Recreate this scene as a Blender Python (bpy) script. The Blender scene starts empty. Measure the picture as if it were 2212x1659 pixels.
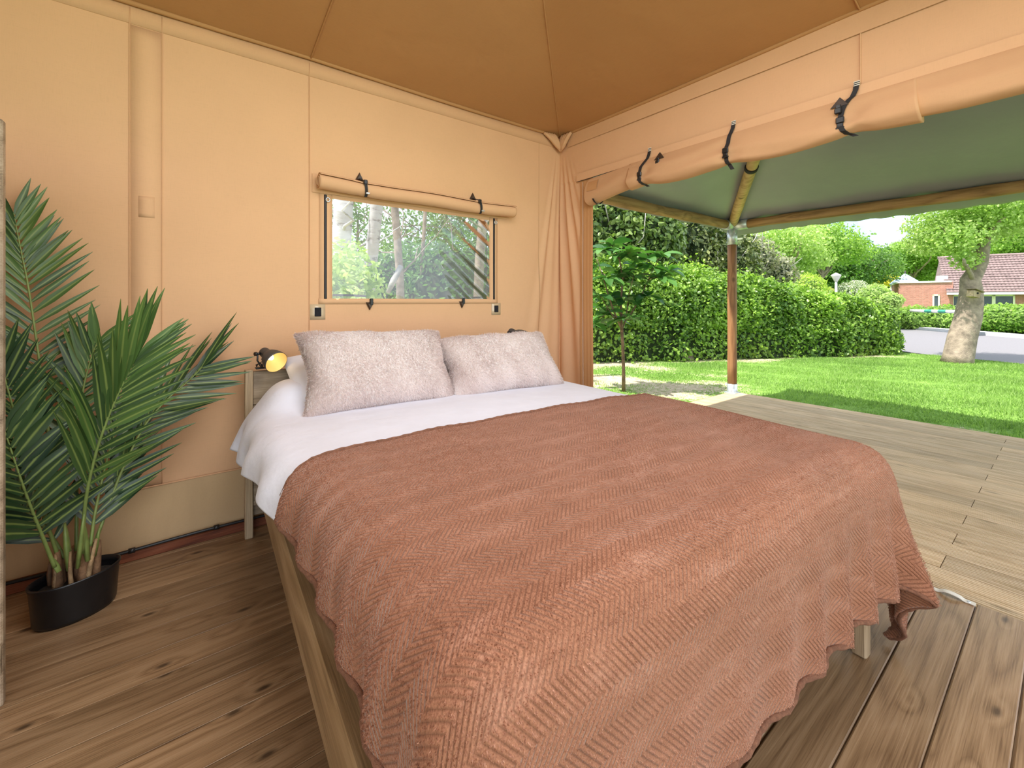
import bpy, math, random
import numpy as np
from mathutils import Vector, Matrix, noise

SC = bpy.context.scene
COL = SC.collection
R = random.Random(7)
NR = np.random.default_rng(7)
PI = math.pi

# ------------------------------------------------------------------ camera
CAM_H = 1.2
YAW = math.radians(37.68)
SY, CY = math.sin(YAW), math.cos(YAW)
FPX = 944.0
cam_d = bpy.data.cameras.new('camera')
cam_d.sensor_width = 36.0
cam_d.lens = FPX / 2212 * 36.0
cam_d.shift_y = -178.5 / 2212
cam_d.clip_start = 0.02
cam_d.clip_end = 400
cam = bpy.data.objects.new('camera', cam_d)
cam.location = (0, 0, CAM_H)
cam.rotation_euler = (PI / 2, 0, -YAW)
COL.objects.link(cam)
SC.camera = cam

# ------------------------------------------------------------------ world: bright sky with thin cloud
W = bpy.data.worlds.new('world')
SC.world = W
W.use_nodes = True
nt = W.node_tree
nt.nodes.clear()
def N(nt, typ, **kw):
    n = nt.nodes.new(typ)
    for k, v in kw.items():
        if k.startswith('_'):
            n.inputs[k[1:].replace('_', ' ')].default_value = v
        else:
            setattr(n, k, v)
    return n
def L(nt, a, b):
    nt.links.new(a, b)
tc = N(nt, 'ShaderNodeTexCoord')
nz = N(nt, 'ShaderNodeTexNoise', _Scale=2.2, _Detail=6.0, _Roughness=0.6)
L(nt, tc.outputs['Generated'], nz.inputs['Vector'])
rp = N(nt, 'ShaderNodeValToRGB')
rp.color_ramp.elements[0].position = 0.40
rp.color_ramp.elements[0].color = (0.50, 0.72, 1.0, 1)
rp.color_ramp.elements[1].position = 0.58
rp.color_ramp.elements[1].color = (1.0, 1.0, 1.0, 1)
L(nt, nz.outputs[0], rp.inputs[0])
bg = N(nt, 'ShaderNodeBackground', _Strength=1.75)
L(nt, rp.outputs[0], bg.inputs[0])
L(nt, bg.outputs[0], N(nt, 'ShaderNodeOutputWorld').inputs[0])

# ------------------------------------------------------------------ sun and lights
def light(name, typ, loc, energy, color=(1, 1, 1), size=1.0, size_y=None, target=None, direction=None):
    d = bpy.data.lights.new(name, typ)
    d.energy = energy
    d.color = color
    if typ == 'SUN':
        d.angle = size
    elif typ == 'AREA':
        d.shape = 'RECTANGLE'
        d.size = size
        d.size_y = size_y or size
    elif typ == 'POINT':
        d.shadow_soft_size = size
    o = bpy.data.objects.new(name, d)
    o.location = loc
    if target is not None:
        direction = Vector(target) - Vector(loc)
    if direction is not None:
        o.rotation_euler = Vector(direction).to_track_quat('-Z', 'Y').to_euler()
    COL.objects.link(o)
    return o
light('sun', 'SUN', (0, 0, 20), 8.0, (1.0, 0.95, 0.86), math.radians(0.8), direction=(1.12, -0.36, -2.35))
# added fill lights, unseen behind the camera, brightening the room
light('rear_fill', 'AREA', (1.3, -2.25, 1.6), 34, (0.97, 0.98, 1.0), 2.4, 2.0, target=(1.4, 2.6, 1.4))
# added overhead fill, out of view above the middle of the room
light('overhead_fill', 'AREA', (0.95, 0.55, 2.72), 46, (0.96, 0.98, 1.0), 1.7, 1.7, direction=(0, 0.15, -1))
light('side_fill', 'AREA', (-1.2, -1.5, 1.5), 20, (1.0, 0.98, 0.95), 1.4, 1.4, target=(-0.3, 2.4, 0.5))  # added fill, out of view, for the floor and wall by the palm

SC.view_settings.view_transform = 'Standard'
SC.view_settings.look = 'None'
SC.view_settings.exposure = 0.1
SC.view_settings.gamma = 1.0
SC.view_settings.use_curve_mapping = False

# ------------------------------------------------------------------ helpers
def at(px, py, ax, val):
    """where the sight line of a photo pixel meets the plane  ax = val"""
    l = (px - 1106) / FPX
    d = (SY + l * CY, CY - l * SY, -(py - 651) / FPX)
    o = (0, 0, CAM_H)
    i = 'xyz'.index(ax)
    t = (val - o[i]) / d[i]
    return Vector((o[0] + t * d[0], o[1] + t * d[1], o[2] + t * d[2]))
def fl(l, d, z):
    """ground-plan point from sideways and forward distance (the axes of the far buildings)"""
    return Vector((d * SY + l * CY, d * CY - l * SY, z))
def atd(px, py, d):
    return fl((px - 1106) / FPX * d, d, CAM_H - (py - 651) / FPX * d)

WM = {}
def link(o, parent=None):
    COL.objects.link(o)
    if parent is not None:
        o.parent = parent
        o.matrix_parent_inverse = WM.get(parent.name, Matrix()).inverted()
    return o
def tag(o, label=None, cat=None, group=None, kind=None):
    if label: o['label'] = label
    if cat: o['category'] = cat
    if group: o['group'] = group
    if kind: o['kind'] = kind
    return o
def thing(name, label, cat, loc=(0, 0, 0), group=None, kind=None):
    o = bpy.data.objects.new(name, None)
    o.empty_display_size = 0.1
    o.location = loc
    COL.objects.link(o)
    WM[o.name] = Matrix.Translation(Vector(loc))
    return tag(o, label, cat, group, kind)
def npmesh(name, V, F, mat, parent=None, smooth=False, tint=None, kind=None, uv=None):
    V = np.asarray(V, np.float32).reshape(-1, 3)
    F = np.asarray(F, np.int32)
    me = bpy.data.meshes.new(name)
    m, k = F.shape
    me.vertices.add(len(V))
    me.vertices.foreach_set('co', V.ravel())
    me.loops.add(m * k)
    me.loops.foreach_set('vertex_index', F.ravel())
    me.polygons.add(m)
    me.polygons.foreach_set('loop_start', np.arange(0, m * k, k, dtype=np.int32))
    if smooth:
        me.polygons.foreach_set('use_smooth', np.ones(m, bool))
    me.update(calc_edges=True)
    if tint is not None:
        a = me.attributes.new('tint', 'FLOAT', 'POINT')
        a.data.foreach_set('value', np.asarray(tint, np.float32))
    if uv is not None:
        l = me.uv_layers.new(name='rest')
        l.data.foreach_set('uv', np.asarray(uv, np.float32)[F.ravel()].ravel())
    if mat is not None:
        me.materials.append(mat)
    o = bpy.data.objects.new(name, me)
    link(o, parent)
    if kind: o['kind'] = kind
    return o
class MB:
    """collects simple solids into one mesh"""
    def __init__(s):
        s.V = []; s.F = []; s.S = []
    def add(s, V, F, smooth=False, M=None):
        n = len(s.V)
        for v in V:
            v = Vector(v)
            s.V.append(M @ v if M is not None else v)
        for f in F:
            s.F.append([i + n for i in f]); s.S.append(smooth)
        return s
    def box(s, x0, x1, y0, y1, z0, z1, M=None, c=0.0):
        if c <= 0:
            V = [(x, y, z) for z in (z0, z1) for y in (y0, y1) for x in (x0, x1)]
            return s.add(V, [(0, 2, 3, 1), (4, 5, 7, 6), (0, 1, 5, 4), (2, 6, 7, 3), (0, 4, 6, 2), (1, 3, 7, 5)], M=M)
        # chamfered box
        V = []; F = []
        X = (x0, x1); Y = (y0, y1); Z = (z0, z1)
        idx = {}
        for i in (0, 1):
            for j in (0, 1):
                for k in (0, 1):
                    sx, sy, sz = (c if i == 0 else -c), (c if j == 0 else -c), (c if k == 0 else -c)
                    for a, p in enumerate(((X[i], Y[j] + sy, Z[k] + sz), (X[i] + sx, Y[j], Z[k] + sz), (X[i] + sx, Y[j] + sy, Z[k]))):
                        idx[i, j, k, a] = len(V); V.append(p)
        def q(l): F.append([idx[t] for t in l])
        for i in (0, 1):
            l = [(i, 0, 0, 0), (i, 1, 0, 0), (i, 1, 1, 0), (i, 0, 1, 0)]; q(l if i else l[::-1])
            l = [(0, i, 0, 1), (0, i, 1, 1), (1, i, 1, 1), (1, i, 0, 1)]; q(l if i else l[::-1])
            l = [(0, 0, i, 2), (1, 0, i, 2), (1, 1, i, 2), (0, 1, i, 2)]; q(l if i else l[::-1])
        for i in (0, 1):
            for j in (0, 1):
                q([(i, j, 0, 0), (i, j, 1, 0), (i, j, 1, 1), (i, j, 0, 1)] if (i ^ j) == 0 else [(i, j, 0, 1), (i, j, 1, 1), (i, j, 1, 0), (i, j, 0, 0)])
                q([(i, 0, j, 0), (i, 0, j, 2), (i, 1, j, 2), (i, 1, j, 0)])
                q([(0, i, j, 1), (0, i, j, 2), (1, i, j, 2), (1, i, j, 1)])
        for i in (0, 1):
            for j in (0, 1):
                for k in (0, 1):
                    q([(i, j, k, 0), (i, j, k, 1), (i, j, k, 2)])
        return s.add(V, F, M=M)
    def tube(s, pts, rad, n=8, caps=True, flat=1.0, up=None, phase=0.0):
        pts = [Vector(p) for p in pts]
        if not hasattr(rad, '__len__'): rad = [rad] * len(pts)
        base = len(s.V)
        prev = None
        for i, p in enumerate(pts):
            t = (pts[min(i + 1, len(pts) - 1)] - pts[max(i - 1, 0)]).normalized()
            if prev is None:
                ref = Vector(up) if up else (Vector((0, 0, 1)) if abs(t.z) < 0.9 else Vector((1, 0, 0)))
                a = (ref - t * ref.dot(t)).normalized()
            else:
                a = (prev - t * prev.dot(t)).normalized()
            prev = a
            b = t.cross(a)
            for k in range(n):
                w = 2 * PI * k / n + phase
                s.V.append(p + a * math.cos(w) * rad[i] * flat + b * math.sin(w) * rad[i])
        for i in range(len(pts) - 1):
            for k in range(n):
                k2 = (k + 1) % n
                s.F.append([base + i * n + k, base + i * n + k2, base + (i + 1) * n + k2, base + (i + 1) * n + k]); s.S.append(n > 5)
        if caps:
            s.F.append([base + k for k in range(n)][::-1]); s.S.append(False)
            s.F.append([base + (len(pts) - 1) * n + k for k in range(n)]); s.S.append(False)
        return s
    def lathe(s, prof, M=None, n=24, close=False, sx=1.0, sy=1.0):
        base = len(s.V)
        for r, z in prof:
            for k in range(n):
                w = 2 * PI * k / n
                v = Vector((r * math.cos(w) * sx, r * math.sin(w) * sy, z))
                s.V.append(M @ v if M is not None else v)
        for i in range(len(prof) - 1):
            for k in range(n):
                k2 = (k + 1) % n
                s.F.append([base + i * n + k, base + i * n + k2, base + (i + 1) * n + k2, base + (i + 1) * n + k]); s.S.append(True)
        return s
    def strip(s, pts, width, side, thick=0.002, nrm=None):
        """flat band along a path (webbing)"""
        pts = [Vector(p) for p in pts]
        side = Vector(side).normalized()
        base = len(s.V)
        for i, p in enumerate(pts):
            t = (pts[min(i + 1, len(pts) - 1)] - pts[max(i - 1, 0)]).normalized()
            nn = t.cross(side).normalized()
            for a, b in ((-1, -1), (1, -1), (1, 1), (-1, 1)):
                s.V.append(p + side * a * width / 2 + nn * b * thick / 2)
        for i in range(len(pts) - 1):
            for k in range(4):
                k2 = (k + 1) % 4
                s.F.append([base + i * 4 + k, base + i * 4 + k2, base + i * 4 + 4 + k2, base + i * 4 + 4 + k]); s.S.append(False)
        s.F.append([base + k for k in (3, 2, 1, 0)]); s.S.append(False)
        e = base + (len(pts) - 1) * 4
        s.F.append([e + k for k in range(4)]); s.S.append(False)
        return s
    def build(s, name, mat, parent=None, kind=None, tint=None):
        me = bpy.data.meshes.new(name)
        me.from_pydata([tuple(v) for v in s.V], [], s.F)
        if tint is not None:
            me.attributes.new('tint', 'FLOAT', 'POINT').data.foreach_set('value', np.asarray(tint, np.float32))
        me.polygons.foreach_set('use_smooth', s.S)
        if mat is not None: me.materials.append(mat)
        me.update()
        o = bpy.data.objects.new(name, me)
        link(o, parent)
        if kind: o['kind'] = kind
        return o
def gridfaces(nu, nv, wrap=False):
    i, j = np.meshgrid(np.arange(nu - (0 if wrap else 1)), np.arange(nv - 1), indexing='ij')
    i2 = (i + 1) % nu
    return np.stack([i * nv + j, i2 * nv + j, i2 * nv + j + 1, i * nv + j + 1], -1).reshape(-1, 4)
def smooth01(x, a, b):
    t = np.clip((x - a) / (b - a), 0, 1)
    return t * t * (3 - 2 * t)
_ph = NR.uniform(0, 6.28, (24, 2))
_dr = NR.normal(0, 1, (24, 3))
def wob(X, Y, Z=0, scale=1.0, n=12):
    """smooth pseudo-noise in about [-1, 1]"""
    v = 0
    for k in range(n):
        f = scale * (0.5 + 2.2 * k / n)
        d = _dr[k] / np.linalg.norm(_dr[k])
        v = v + np.sin(f * (X * d[0] + Y * d[1] + Z * d[2]) * 2 + _ph[k, 0])
    return v / n * 1.8

# ------------------------------------------------------------------ materials
def newmat(name):
    m = bpy.data.materials.new(name)
    m.use_nodes = True
    nt = m.node_tree
    return m, nt, nt.nodes['Principled BSDF'], nt.nodes['Material Output']
def setp(b, **kw):
    for k, v in kw.items():
        k = k.replace('_', ' ')
        b.inputs[k].default_value = (*v, 1) if isinstance(v, tuple) and len(v) == 3 else v
def ramp(nt, src, stops):
    r = N(nt, 'ShaderNodeValToRGB')
    el = r.color_ramp.elements
    while len(el) < len(stops): el.new(0.5)
    for e, (p, c) in zip(el, stops):
        e.position = p
        e.color = (*c, 1) if len(c) == 3 else c
    L(nt, src, r.inputs[0])
    return r.outputs[0]
def vmul(nt, src, s):
    m = N(nt, 'ShaderNodeVectorMath', operation='MULTIPLY')
    L(nt, src, m.inputs[0]); m.inputs[1].default_value = s
    return m.outputs[0]
def math_(nt, op, a, b=None, c=None):
    m = N(nt, 'ShaderNodeMath', operation=op)
    for i, v in enumerate((a, b, c)):
        if v is None: continue
        if isinstance(v, (int, float)): m.inputs[i].default_value = v
        else: L(nt, v, m.inputs[i])
    return m.outputs[0]
def mixc(nt, f, a, b, mode='MIX'):
    m = N(nt, 'ShaderNodeMix', data_type='RGBA', blend_type=mode)
    for i, v in ((0, f), (6, a), (7, b)):
        if isinstance(v, (int, float)): m.inputs[i].default_value = v
        elif isinstance(v, tuple): m.inputs[i].default_value = (*v, 1)
        else: L(nt, v, m.inputs[i])
    return m.outputs[2]
def bump(nt, b, h, strength, dist):
    n = N(nt, 'ShaderNodeBump', _Strength=strength, _Distance=dist)
    L(nt, h, n.inputs['Height'])
    L(nt, n.outputs[0], b.inputs['Normal'])
def noise_(nt, vec, scale, detail=3.0, rough=0.55):
    n = N(nt, 'ShaderNodeTexNoise', _Scale=scale, _Detail=detail, _Roughness=rough)
    if vec is not None: L(nt, vec, n.inputs['Vector'])
    return n.outputs[0]
def plain(name, col, rough=0.6, var=0.12, scale=8.0, bmp=0.0, metal=0.0, spec=0.5):
    m, nt, b, o = newmat(name)
    setp(b, Roughness=rough, Metallic=metal, Specular_IOR_Level=spec)
    tc = N(nt, 'ShaderNodeTexCoord')
    n = noise_(nt, tc.outputs['Object'], scale, 4.0)
    c0 = tuple(x * (1 - var) for x in col); c1 = tuple(min(1, x * (1 + var)) for x in col)
    L(nt, ramp(nt, n, [(0.3, c0), (0.7, c1)]), b.inputs['Base Color'])
    if bmp: bump(nt, b, noise_(nt, tc.outputs['Object'], scale * 6, 5.0), bmp, 0.01)
    return m
def canvas(name, col, transl=0.0, dirt=0.0):
    m, nt, b, o = newmat(name)
    setp(b, Roughness=0.85, Specular_IOR_Level=0.2)
    tc = N(nt, 'ShaderNodeTexCoord')
    n = noise_(nt, tc.outputs['Object'], 1.6, 3.0)
    c = ramp(nt, n, [(0.25, tuple(x * 0.95 for x in col)), (0.75, tuple(x * 1.04 for x in col))])
    # woven slubs: fine stretched threads both ways
    w1 = noise_(nt, vmul(nt, tc.outputs['Object'], (900, 900, 30)), 1.0, 1.0)
    w2 = noise_(nt, vmul(nt, tc.outputs['Object'], (30, 30, 900)), 1.0, 1.0)
    w = math_(nt, 'ADD', w1, w2)
    c = mixc(nt, 1.0, c, ramp(nt, w, [(0.7, (0.97, 0.97, 0.97)), (1.3, (1.025, 1.025, 1.025))]), 'MULTIPLY')
    if dirt:
        dn = noise_(nt, vmul(nt, tc.outputs['Object'], (3, 3, 0.7)), 2.0, 4.0)
        c = mixc(nt, math_(nt, 'MULTIPLY', ramp(nt, dn, [(0.5, (0, 0, 0)), (0.75, (1, 1, 1))]), dirt), c, tuple(x * 0.6 for x in col))
    L(nt, c, b.inputs['Base Color'])
    h = math_(nt, 'ADD', math_(nt, 'MULTIPLY', w, 0.008), noise_(nt, tc.outputs['Object'], 5.0, 3.0))
    bump(nt, b, h, 0.25, 0.02)
    if transl:
        t = N(nt, 'ShaderNodeBsdfTranslucent')
        t.inputs['Color'].default_value = (*col, 1)
        mx = N(nt, 'ShaderNodeMixShader'); mx.inputs[0].default_value = transl
        L(nt, b.outputs[0], mx.inputs[1]); L(nt, t.outputs[0], mx.inputs[2])
        L(nt, mx.outputs[0], o.inputs[0])
    return m
def wood(name, dark, mid, light_, axis='x', rough=0.5, knots=1.0, ring=9.0, scale=1.0, bmp=0.25, per_object=True, knotcol=None, groove_col=None, rvar=0.25, ringamp=0.55, kscale=4.2):
    m, nt, b, o = newmat(name)
    setp(b, Roughness=rough, Specular_IOR_Level=0.4)
    tc = N(nt, 'ShaderNodeTexCoord')
    oi = N(nt, 'ShaderNodeObjectInfo')
    off = N(nt, 'ShaderNodeVectorMath', operation='SCALE')
    cmb = N(nt, 'ShaderNodeCombineXYZ')
    for i in range(3): L(nt, oi.outputs['Random'], cmb.inputs[i])
    L(nt, cmb.outputs[0], off.inputs[0]); off.inputs['Scale'].default_value = 37.0
    ad = N(nt, 'ShaderNodeVectorMath', operation='ADD')
    L(nt, tc.outputs['Object'], ad.inputs[0]); L(nt, off.outputs[0], ad.inputs[1])
    P = ad.outputs[0]
    st = {'x': (0.13, 1, 1), 'y': (1, 0.13, 1), 'z': (1, 1, 0.13)}[axis]
    st2 = {'x': (0.02, 1, 1), 'y': (1, 0.02, 1), 'z': (1, 1, 0.02)}[axis]
    stk = {'x': (0.42, 1, 1), 'y': (1, 0.42, 1), 'z': (1, 1, 0.42)}[axis]
    ps = vmul(nt, P, tuple(x * scale for x in st))
    vor = N(nt, 'ShaderNodeTexVoronoi', _Scale=kscale)
    vor.voronoi_dimensions = '2D'
    sk = N(nt, 'ShaderNodeSeparateXYZ'); L(nt, vmul(nt, P, tuple(x * scale for x in stk)), sk.inputs[0])
    ck = N(nt, 'ShaderNodeCombineXYZ')
    if axis == 'z':
        L(nt, math_(nt, 'ADD', sk.outputs[0], sk.outputs[1]), ck.inputs[0]); L(nt, sk.outputs[2], ck.inputs[1])
    else:
        L(nt, sk.outputs[0], ck.inputs[0]); L(nt, math_(nt, 'ADD', sk.outputs[1], math_(nt, 'MULTIPLY', sk.outputs[2], 0.3)), ck.inputs[1])
    L(nt, ck.outputs[0], vor.inputs['Vector'])
    kd = vor.outputs['Distance']
    kmask = ramp(nt, kd, [(0.03, (1, 1, 1)), (0.22, (0, 0, 0))])
    n1 = noise_(nt, ps, 6.0, 2.0)
    ph = math_(nt, 'ADD', math_(nt, 'MULTIPLY', n1, ring), math_(nt, 'MULTIPLY', kmask, 0.9 * knots))
    rg = math_(nt, 'FRACT', ph)
    rg = math_(nt, 'ABSOLUTE', math_(nt, 'SUBTRACT', rg, 0.5))
    fine = noise_(nt, vmul(nt, P, tuple(x * 220 * scale for x in st2)), 1.0, 3.0, 0.7)
    v = math_(nt, 'ADD', math_(nt, 'MULTIPLY', rg, ringamp), math_(nt, 'MULTIPLY', fine, 0.75))
    c = ramp(nt, v, [(0.25, dark), (0.5, mid), (0.78, light_)])
    big = noise_(nt, ps, 2.0, 2.0)
    c = mixc(nt, 1.0, c, ramp(nt, big, [(0.3, (0.8, 0.8, 0.8)), (0.7, (1.15, 1.12, 1.1))]), 'MULTIPLY')
    rv = ramp(nt, oi.outputs['Random'], [(0.0, (1 - rvar,) * 3), (1.0, (1 + rvar * 0.8,) * 3)])
    c = mixc(nt, 1.0, c, rv, 'MULTIPLY')
    if knots:
        kc = knotcol or tuple(x * 0.35 for x in dark)
        sel = ramp(nt, vor.outputs['Color'], [(0.45, (0, 0, 0)), (0.5, (1, 1, 1))])
        core = ramp(nt, kd, [(0.025, (1, 1, 1)), (0.085, (0, 0, 0))])
        c = mixc(nt, math_(nt, 'MULTIPLY', math_(nt, 'MULTIPLY', core, sel), 0.85 * min(1, knots)), c, kc)
    if groove_col:
        # boards darken towards the bottom of their grooves
        sz = N(nt, 'ShaderNodeSeparateXYZ'); L(nt, tc.outputs['Object'], sz.inputs[0])
        g = ramp(nt, math_(nt, 'MULTIPLY', math_(nt, 'ADD', sz.outputs[2], 0.008), 100.0), [(0.1, groove_col), (0.75, (1, 1, 1))])
        c = mixc(nt, 1.0, c, g, 'MULTIPLY')
    L(nt, c, b.inputs['Base Color'])
    bump(nt, b, v, bmp, 0.004)
    return m
def leafmat(name, dark, light_, transl=0.3, rough=0.4, attr=True, spec=0.5, vein=(0.22, 0.30, 0.08), tr_tint=(1.2, 1.35, 0.7)):
    m, nt, b, o = newmat(name)
    setp(b, Roughness=rough, Specular_IOR_Level=spec)
    a = N(nt, 'ShaderNodeAttribute', attribute_name='tint')
    if attr:
        c = ramp(nt, a.outputs['Fac'], [(0.0, dark), (1.0, light_)])
    else:
        oi = N(nt, 'ShaderNodeObjectInfo')
        c = ramp(nt, oi.outputs['Random'], [(0.0, dark), (1.0, light_)])
        c = mixc(nt, ramp(nt, a.outputs['Fac'], [(0.72, (0, 0, 0)), (0.95, (1, 1, 1))]), c, vein)
    L(nt, c, b.inputs['Base Color'])
    if transl:
        t = N(nt, 'ShaderNodeBsdfTranslucent')
        L(nt, mixc(nt, 1.0, c, tr_tint, 'MULTIPLY'), t.inputs['Color'])
        mx = N(nt, 'ShaderNodeMixShader'); mx.inputs[0].default_value = transl
        L(nt, b.outputs[0], mx.inputs[1]); L(nt, t.outputs[0], mx.inputs[2])
        L(nt, mx.outputs[0], o.inputs[0])
    return m
def emis(name, col, s):
    m, nt, b, o = newmat(name)
    setp(b, Emission_Color=col, Emission_Strength=s, Base_Color=(0.8, 0.8, 0.8))
    return m

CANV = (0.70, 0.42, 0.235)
M_canvas = canvas('tent canvas', CANV, 0.0)
M_canvas2 = canvas('tent canvas right wall', (0.71, 0.42, 0.24), 0.0)
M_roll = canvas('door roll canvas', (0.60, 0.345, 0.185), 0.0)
M_band = canvas('tent canvas hems', (0.66, 0.39, 0.215), 0.0)
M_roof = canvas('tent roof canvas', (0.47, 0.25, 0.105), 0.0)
M_skirt = canvas('tent mud skirt', (0.55, 0.375, 0.205), 0.0, 0.3)
M_jamb = canvas('door edge canvas', (0.55, 0.29, 0.13), 0.0)
M_floor = wood('floor planks', (0.17, 0.095, 0.046), (0.33, 0.205, 0.108), (0.45, 0.30, 0.175), 'x', 0.30, 1.0, 8.0, ringamp=0.44, rvar=0.18, kscale=6.5, knotcol=(0.035, 0.018, 0.01))
M_deck = wood('deck boards', (0.48, 0.34, 0.18), (0.74, 0.565, 0.36), (0.85, 0.70, 0.50), 'y', 0.5, 0.5, 7.0, rvar=0.12, ringamp=0.35, groove_col=(0.27, 0.21, 0.13))
M_pole = wood('round timber', (0.15, 0.065, 0.025), (0.31, 0.145, 0.06), (0.42, 0.225, 0.10), 'z', 0.55, 1.0, 6.0, rvar=0.1)
M_poley = wood('round timber beam', (0.16, 0.085, 0.035), (0.33, 0.19, 0.085), (0.46, 0.28, 0.13), 'y', 0.55, 1.0, 6.0, rvar=0.1)
M_polex = wood('round timber side beam', (0.16, 0.085, 0.035), (0.33, 0.19, 0.085), (0.46, 0.28, 0.13), 'x', 0.55, 1.0, 6.0, rvar=0.1)
M_poler = wood('round timber rafter', (0.30, 0.19, 0.07), (0.52, 0.36, 0.16), (0.64, 0.47, 0.24), 'y', 0.55, 1.0, 6.0, rvar=0.1)
M_bedx = wood('bed timber', (0.13, 0.09, 0.055), (0.29, 0.215, 0.14), (0.42, 0.33, 0.235), 'x', 0.6, 0.5, 5.0, rvar=0.12)
M_bedy = wood('bed rail timber', (0.17, 0.105, 0.05), (0.34, 0.22, 0.11), (0.47, 0.33, 0.19), 'y', 0.5, 0.6, 5.0, rvar=0.12)
M_bedz = wood('bed post timber', (0.22, 0.15, 0.085), (0.42, 0.31, 0.19), (0.58, 0.46, 0.32), 'z', 0.6, 0.3, 5.0, rvar=0.12)
M_redwood = wood('tarred red skirting', (0.07, 0.018, 0.008), (0.20, 0.055, 0.022), (0.30, 0.10, 0.045), 'x', 0.45, 0.8, 5.0)
M_black = plain('black plastic', (0.012, 0.012, 0.013), 0.35, 0.1, 20, 0.05)
M_webb = plain('black webbing', (0.018, 0.016, 0.018), 0.7, 0.2, 60, 0.2)
M_patch = plain('dark leather patch', (0.05, 0.03, 0.02), 0.45, 0.3, 40, 0.1)
M_velcro = plain('black hook tape', (0.012, 0.012, 0.016), 0.9, 0.3, 200, 0.4)
M_steel = plain('galvanised steel', (0.62, 0.66, 0.69), 0.38, 0.15, 18, 0.08, 0.75)
M_dark = plain('dark void', (0.02, 0.016, 0.012), 0.9)
M_lampm = plain('charcoal lamp metal', (0.07, 0.062, 0.06), 0.5, 0.08, 20, 0.0, 0.2)
M_pot = plain('black pot plastic', (0.008, 0.008, 0.009), 0.32, 0.3, 14, 0.04)
M_whitestrap = plain('cream webbing', (0.72, 0.68, 0.60), 0.7, 0.1, 40, 0.1)
M_pile = leafmat('plush pile', (0.29, 0.117, 0.062), (0.72, 0.40, 0.275), 0.30, 0.6, spec=0.35, tr_tint=(1, 1, 1))
M_hem = plain('blanket hem', (0.315, 0.14, 0.08), 0.85, 0.3, 110, 0.8)
M_bulb = emis('lamp bulb', (1.0, 0.86, 0.58), 2.4)
M_reflect = plain('warm lamp reflector', (0.80, 0.62, 0.27), 0.4, 0.05, 10, 0.0, 0.2)

def clothmat(name, col, rough, sheen, stripe=False):
    m, nt, b, o = newmat(name)
    setp(b, Roughness=rough, Specular_IOR_Level=0.25, Sheen_Weight=sheen, Sheen_Roughness=0.4, Sheen_Tint=(1, 1, 1))
    tc = N(nt, 'ShaderNodeTexCoord')
    n = noise_(nt, tc.outputs['Object'], 9.0, 4.0)
    L(nt, ramp(nt, n, [(0.3, tuple(x * 0.97 for x in col)), (0.7, tuple(min(1, x * 1.02) for x in col))]), b.inputs['Base Color'])
    w = math_(nt, 'ADD', math_(nt, 'MULTIPLY', noise_(nt, tc.outputs['Object'], 700, 1.0), 0.03), noise_(nt, tc.outputs['Object'], 7.0, 4.0, 0.5))
    bump(nt, b, w, 0.35, 0.03)
    return m
M_sheet = clothmat('white cotton', (0.77, 0.78, 0.875), 0.7, 0.1)
def blanketmat():
    m, nt, b, o = newmat('rosy brown plush')
    setp(b, Roughness=0.75, Specular_IOR_Level=0.2, Sheen_Weight=0.38, Sheen_Roughness=0.35)
    b.inputs['Sheen Tint'].default_value = (1.0, 0.88, 0.82, 1)
    uv = N(nt, 'ShaderNodeUVMap', uv_map='rest')
    sp = N(nt, 'ShaderNodeSeparateXYZ'); L(nt, uv.outputs[0], sp.inputs[0])
    wn = noise_(nt, uv.outputs[0], 9.0, 2.0)
    x = math_(nt, 'ADD', sp.outputs[0], math_(nt, 'MULTIPLY', wn, 0.0))
    y = sp.outputs[1]
    tri = math_(nt, 'PINGPONG', y, 0.043)
    ph = math_(nt, 'DIVIDE', math_(nt, 'ADD', x, tri), 0.0128)
    rib = math_(nt, 'PINGPONG', ph, 0.5)              # 0 .. 0.5
    rib = math_(nt, 'SMOOTH_MIN', math_(nt, 'MULTIPLY', rib, 2.0), 0.55, 0.2)
    pile = noise_(nt, uv.outputs[0], 330.0, 2.0)
    nap = noise_(nt, vmul(nt, uv.outputs[0], (0.8, 2.6, 1)), 6.0, 6.0, 0.7)
    c = ramp(nt, nap, [(0.34, (0.30, 0.130, 0.072)), (0.52, (0.35, 0.156, 0.090)), (0.70, (0.43, 0.215, 0.14))])
    fade = ramp(nt, noise_(nt, uv.outputs[0], 11.0, 3.0, 0.6), [(0.36, (0.6, 0.6, 0.6)), (0.62, (1, 1, 1))])
    rib = math_(nt, 'ADD', math_(nt, 'MULTIPLY', math_(nt, 'SUBTRACT', rib, 0.45), fade), 0.45)
    c = mixc(nt, 1.0, c, ramp(nt, rib, [(0.0, (0.62, 0.58, 0.56)), (0.5, (1.06, 1.06, 1.06))]), 'MULTIPLY')
    c = mixc(nt, 1.0, c, ramp(nt, pile, [(0.3, (0.80, 0.79, 0.78)), (0.7, (1.18, 1.19, 1.2))]), 'MULTIPLY')
    L(nt, c, b.inputs['Base Color'])
    h = math_(nt, 'ADD', rib, math_(nt, 'MULTIPLY', pile, 0.45))
    bump(nt, b, h, 0.75, 0.005)
    return m
M_blanket = blanketmat()
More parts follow.
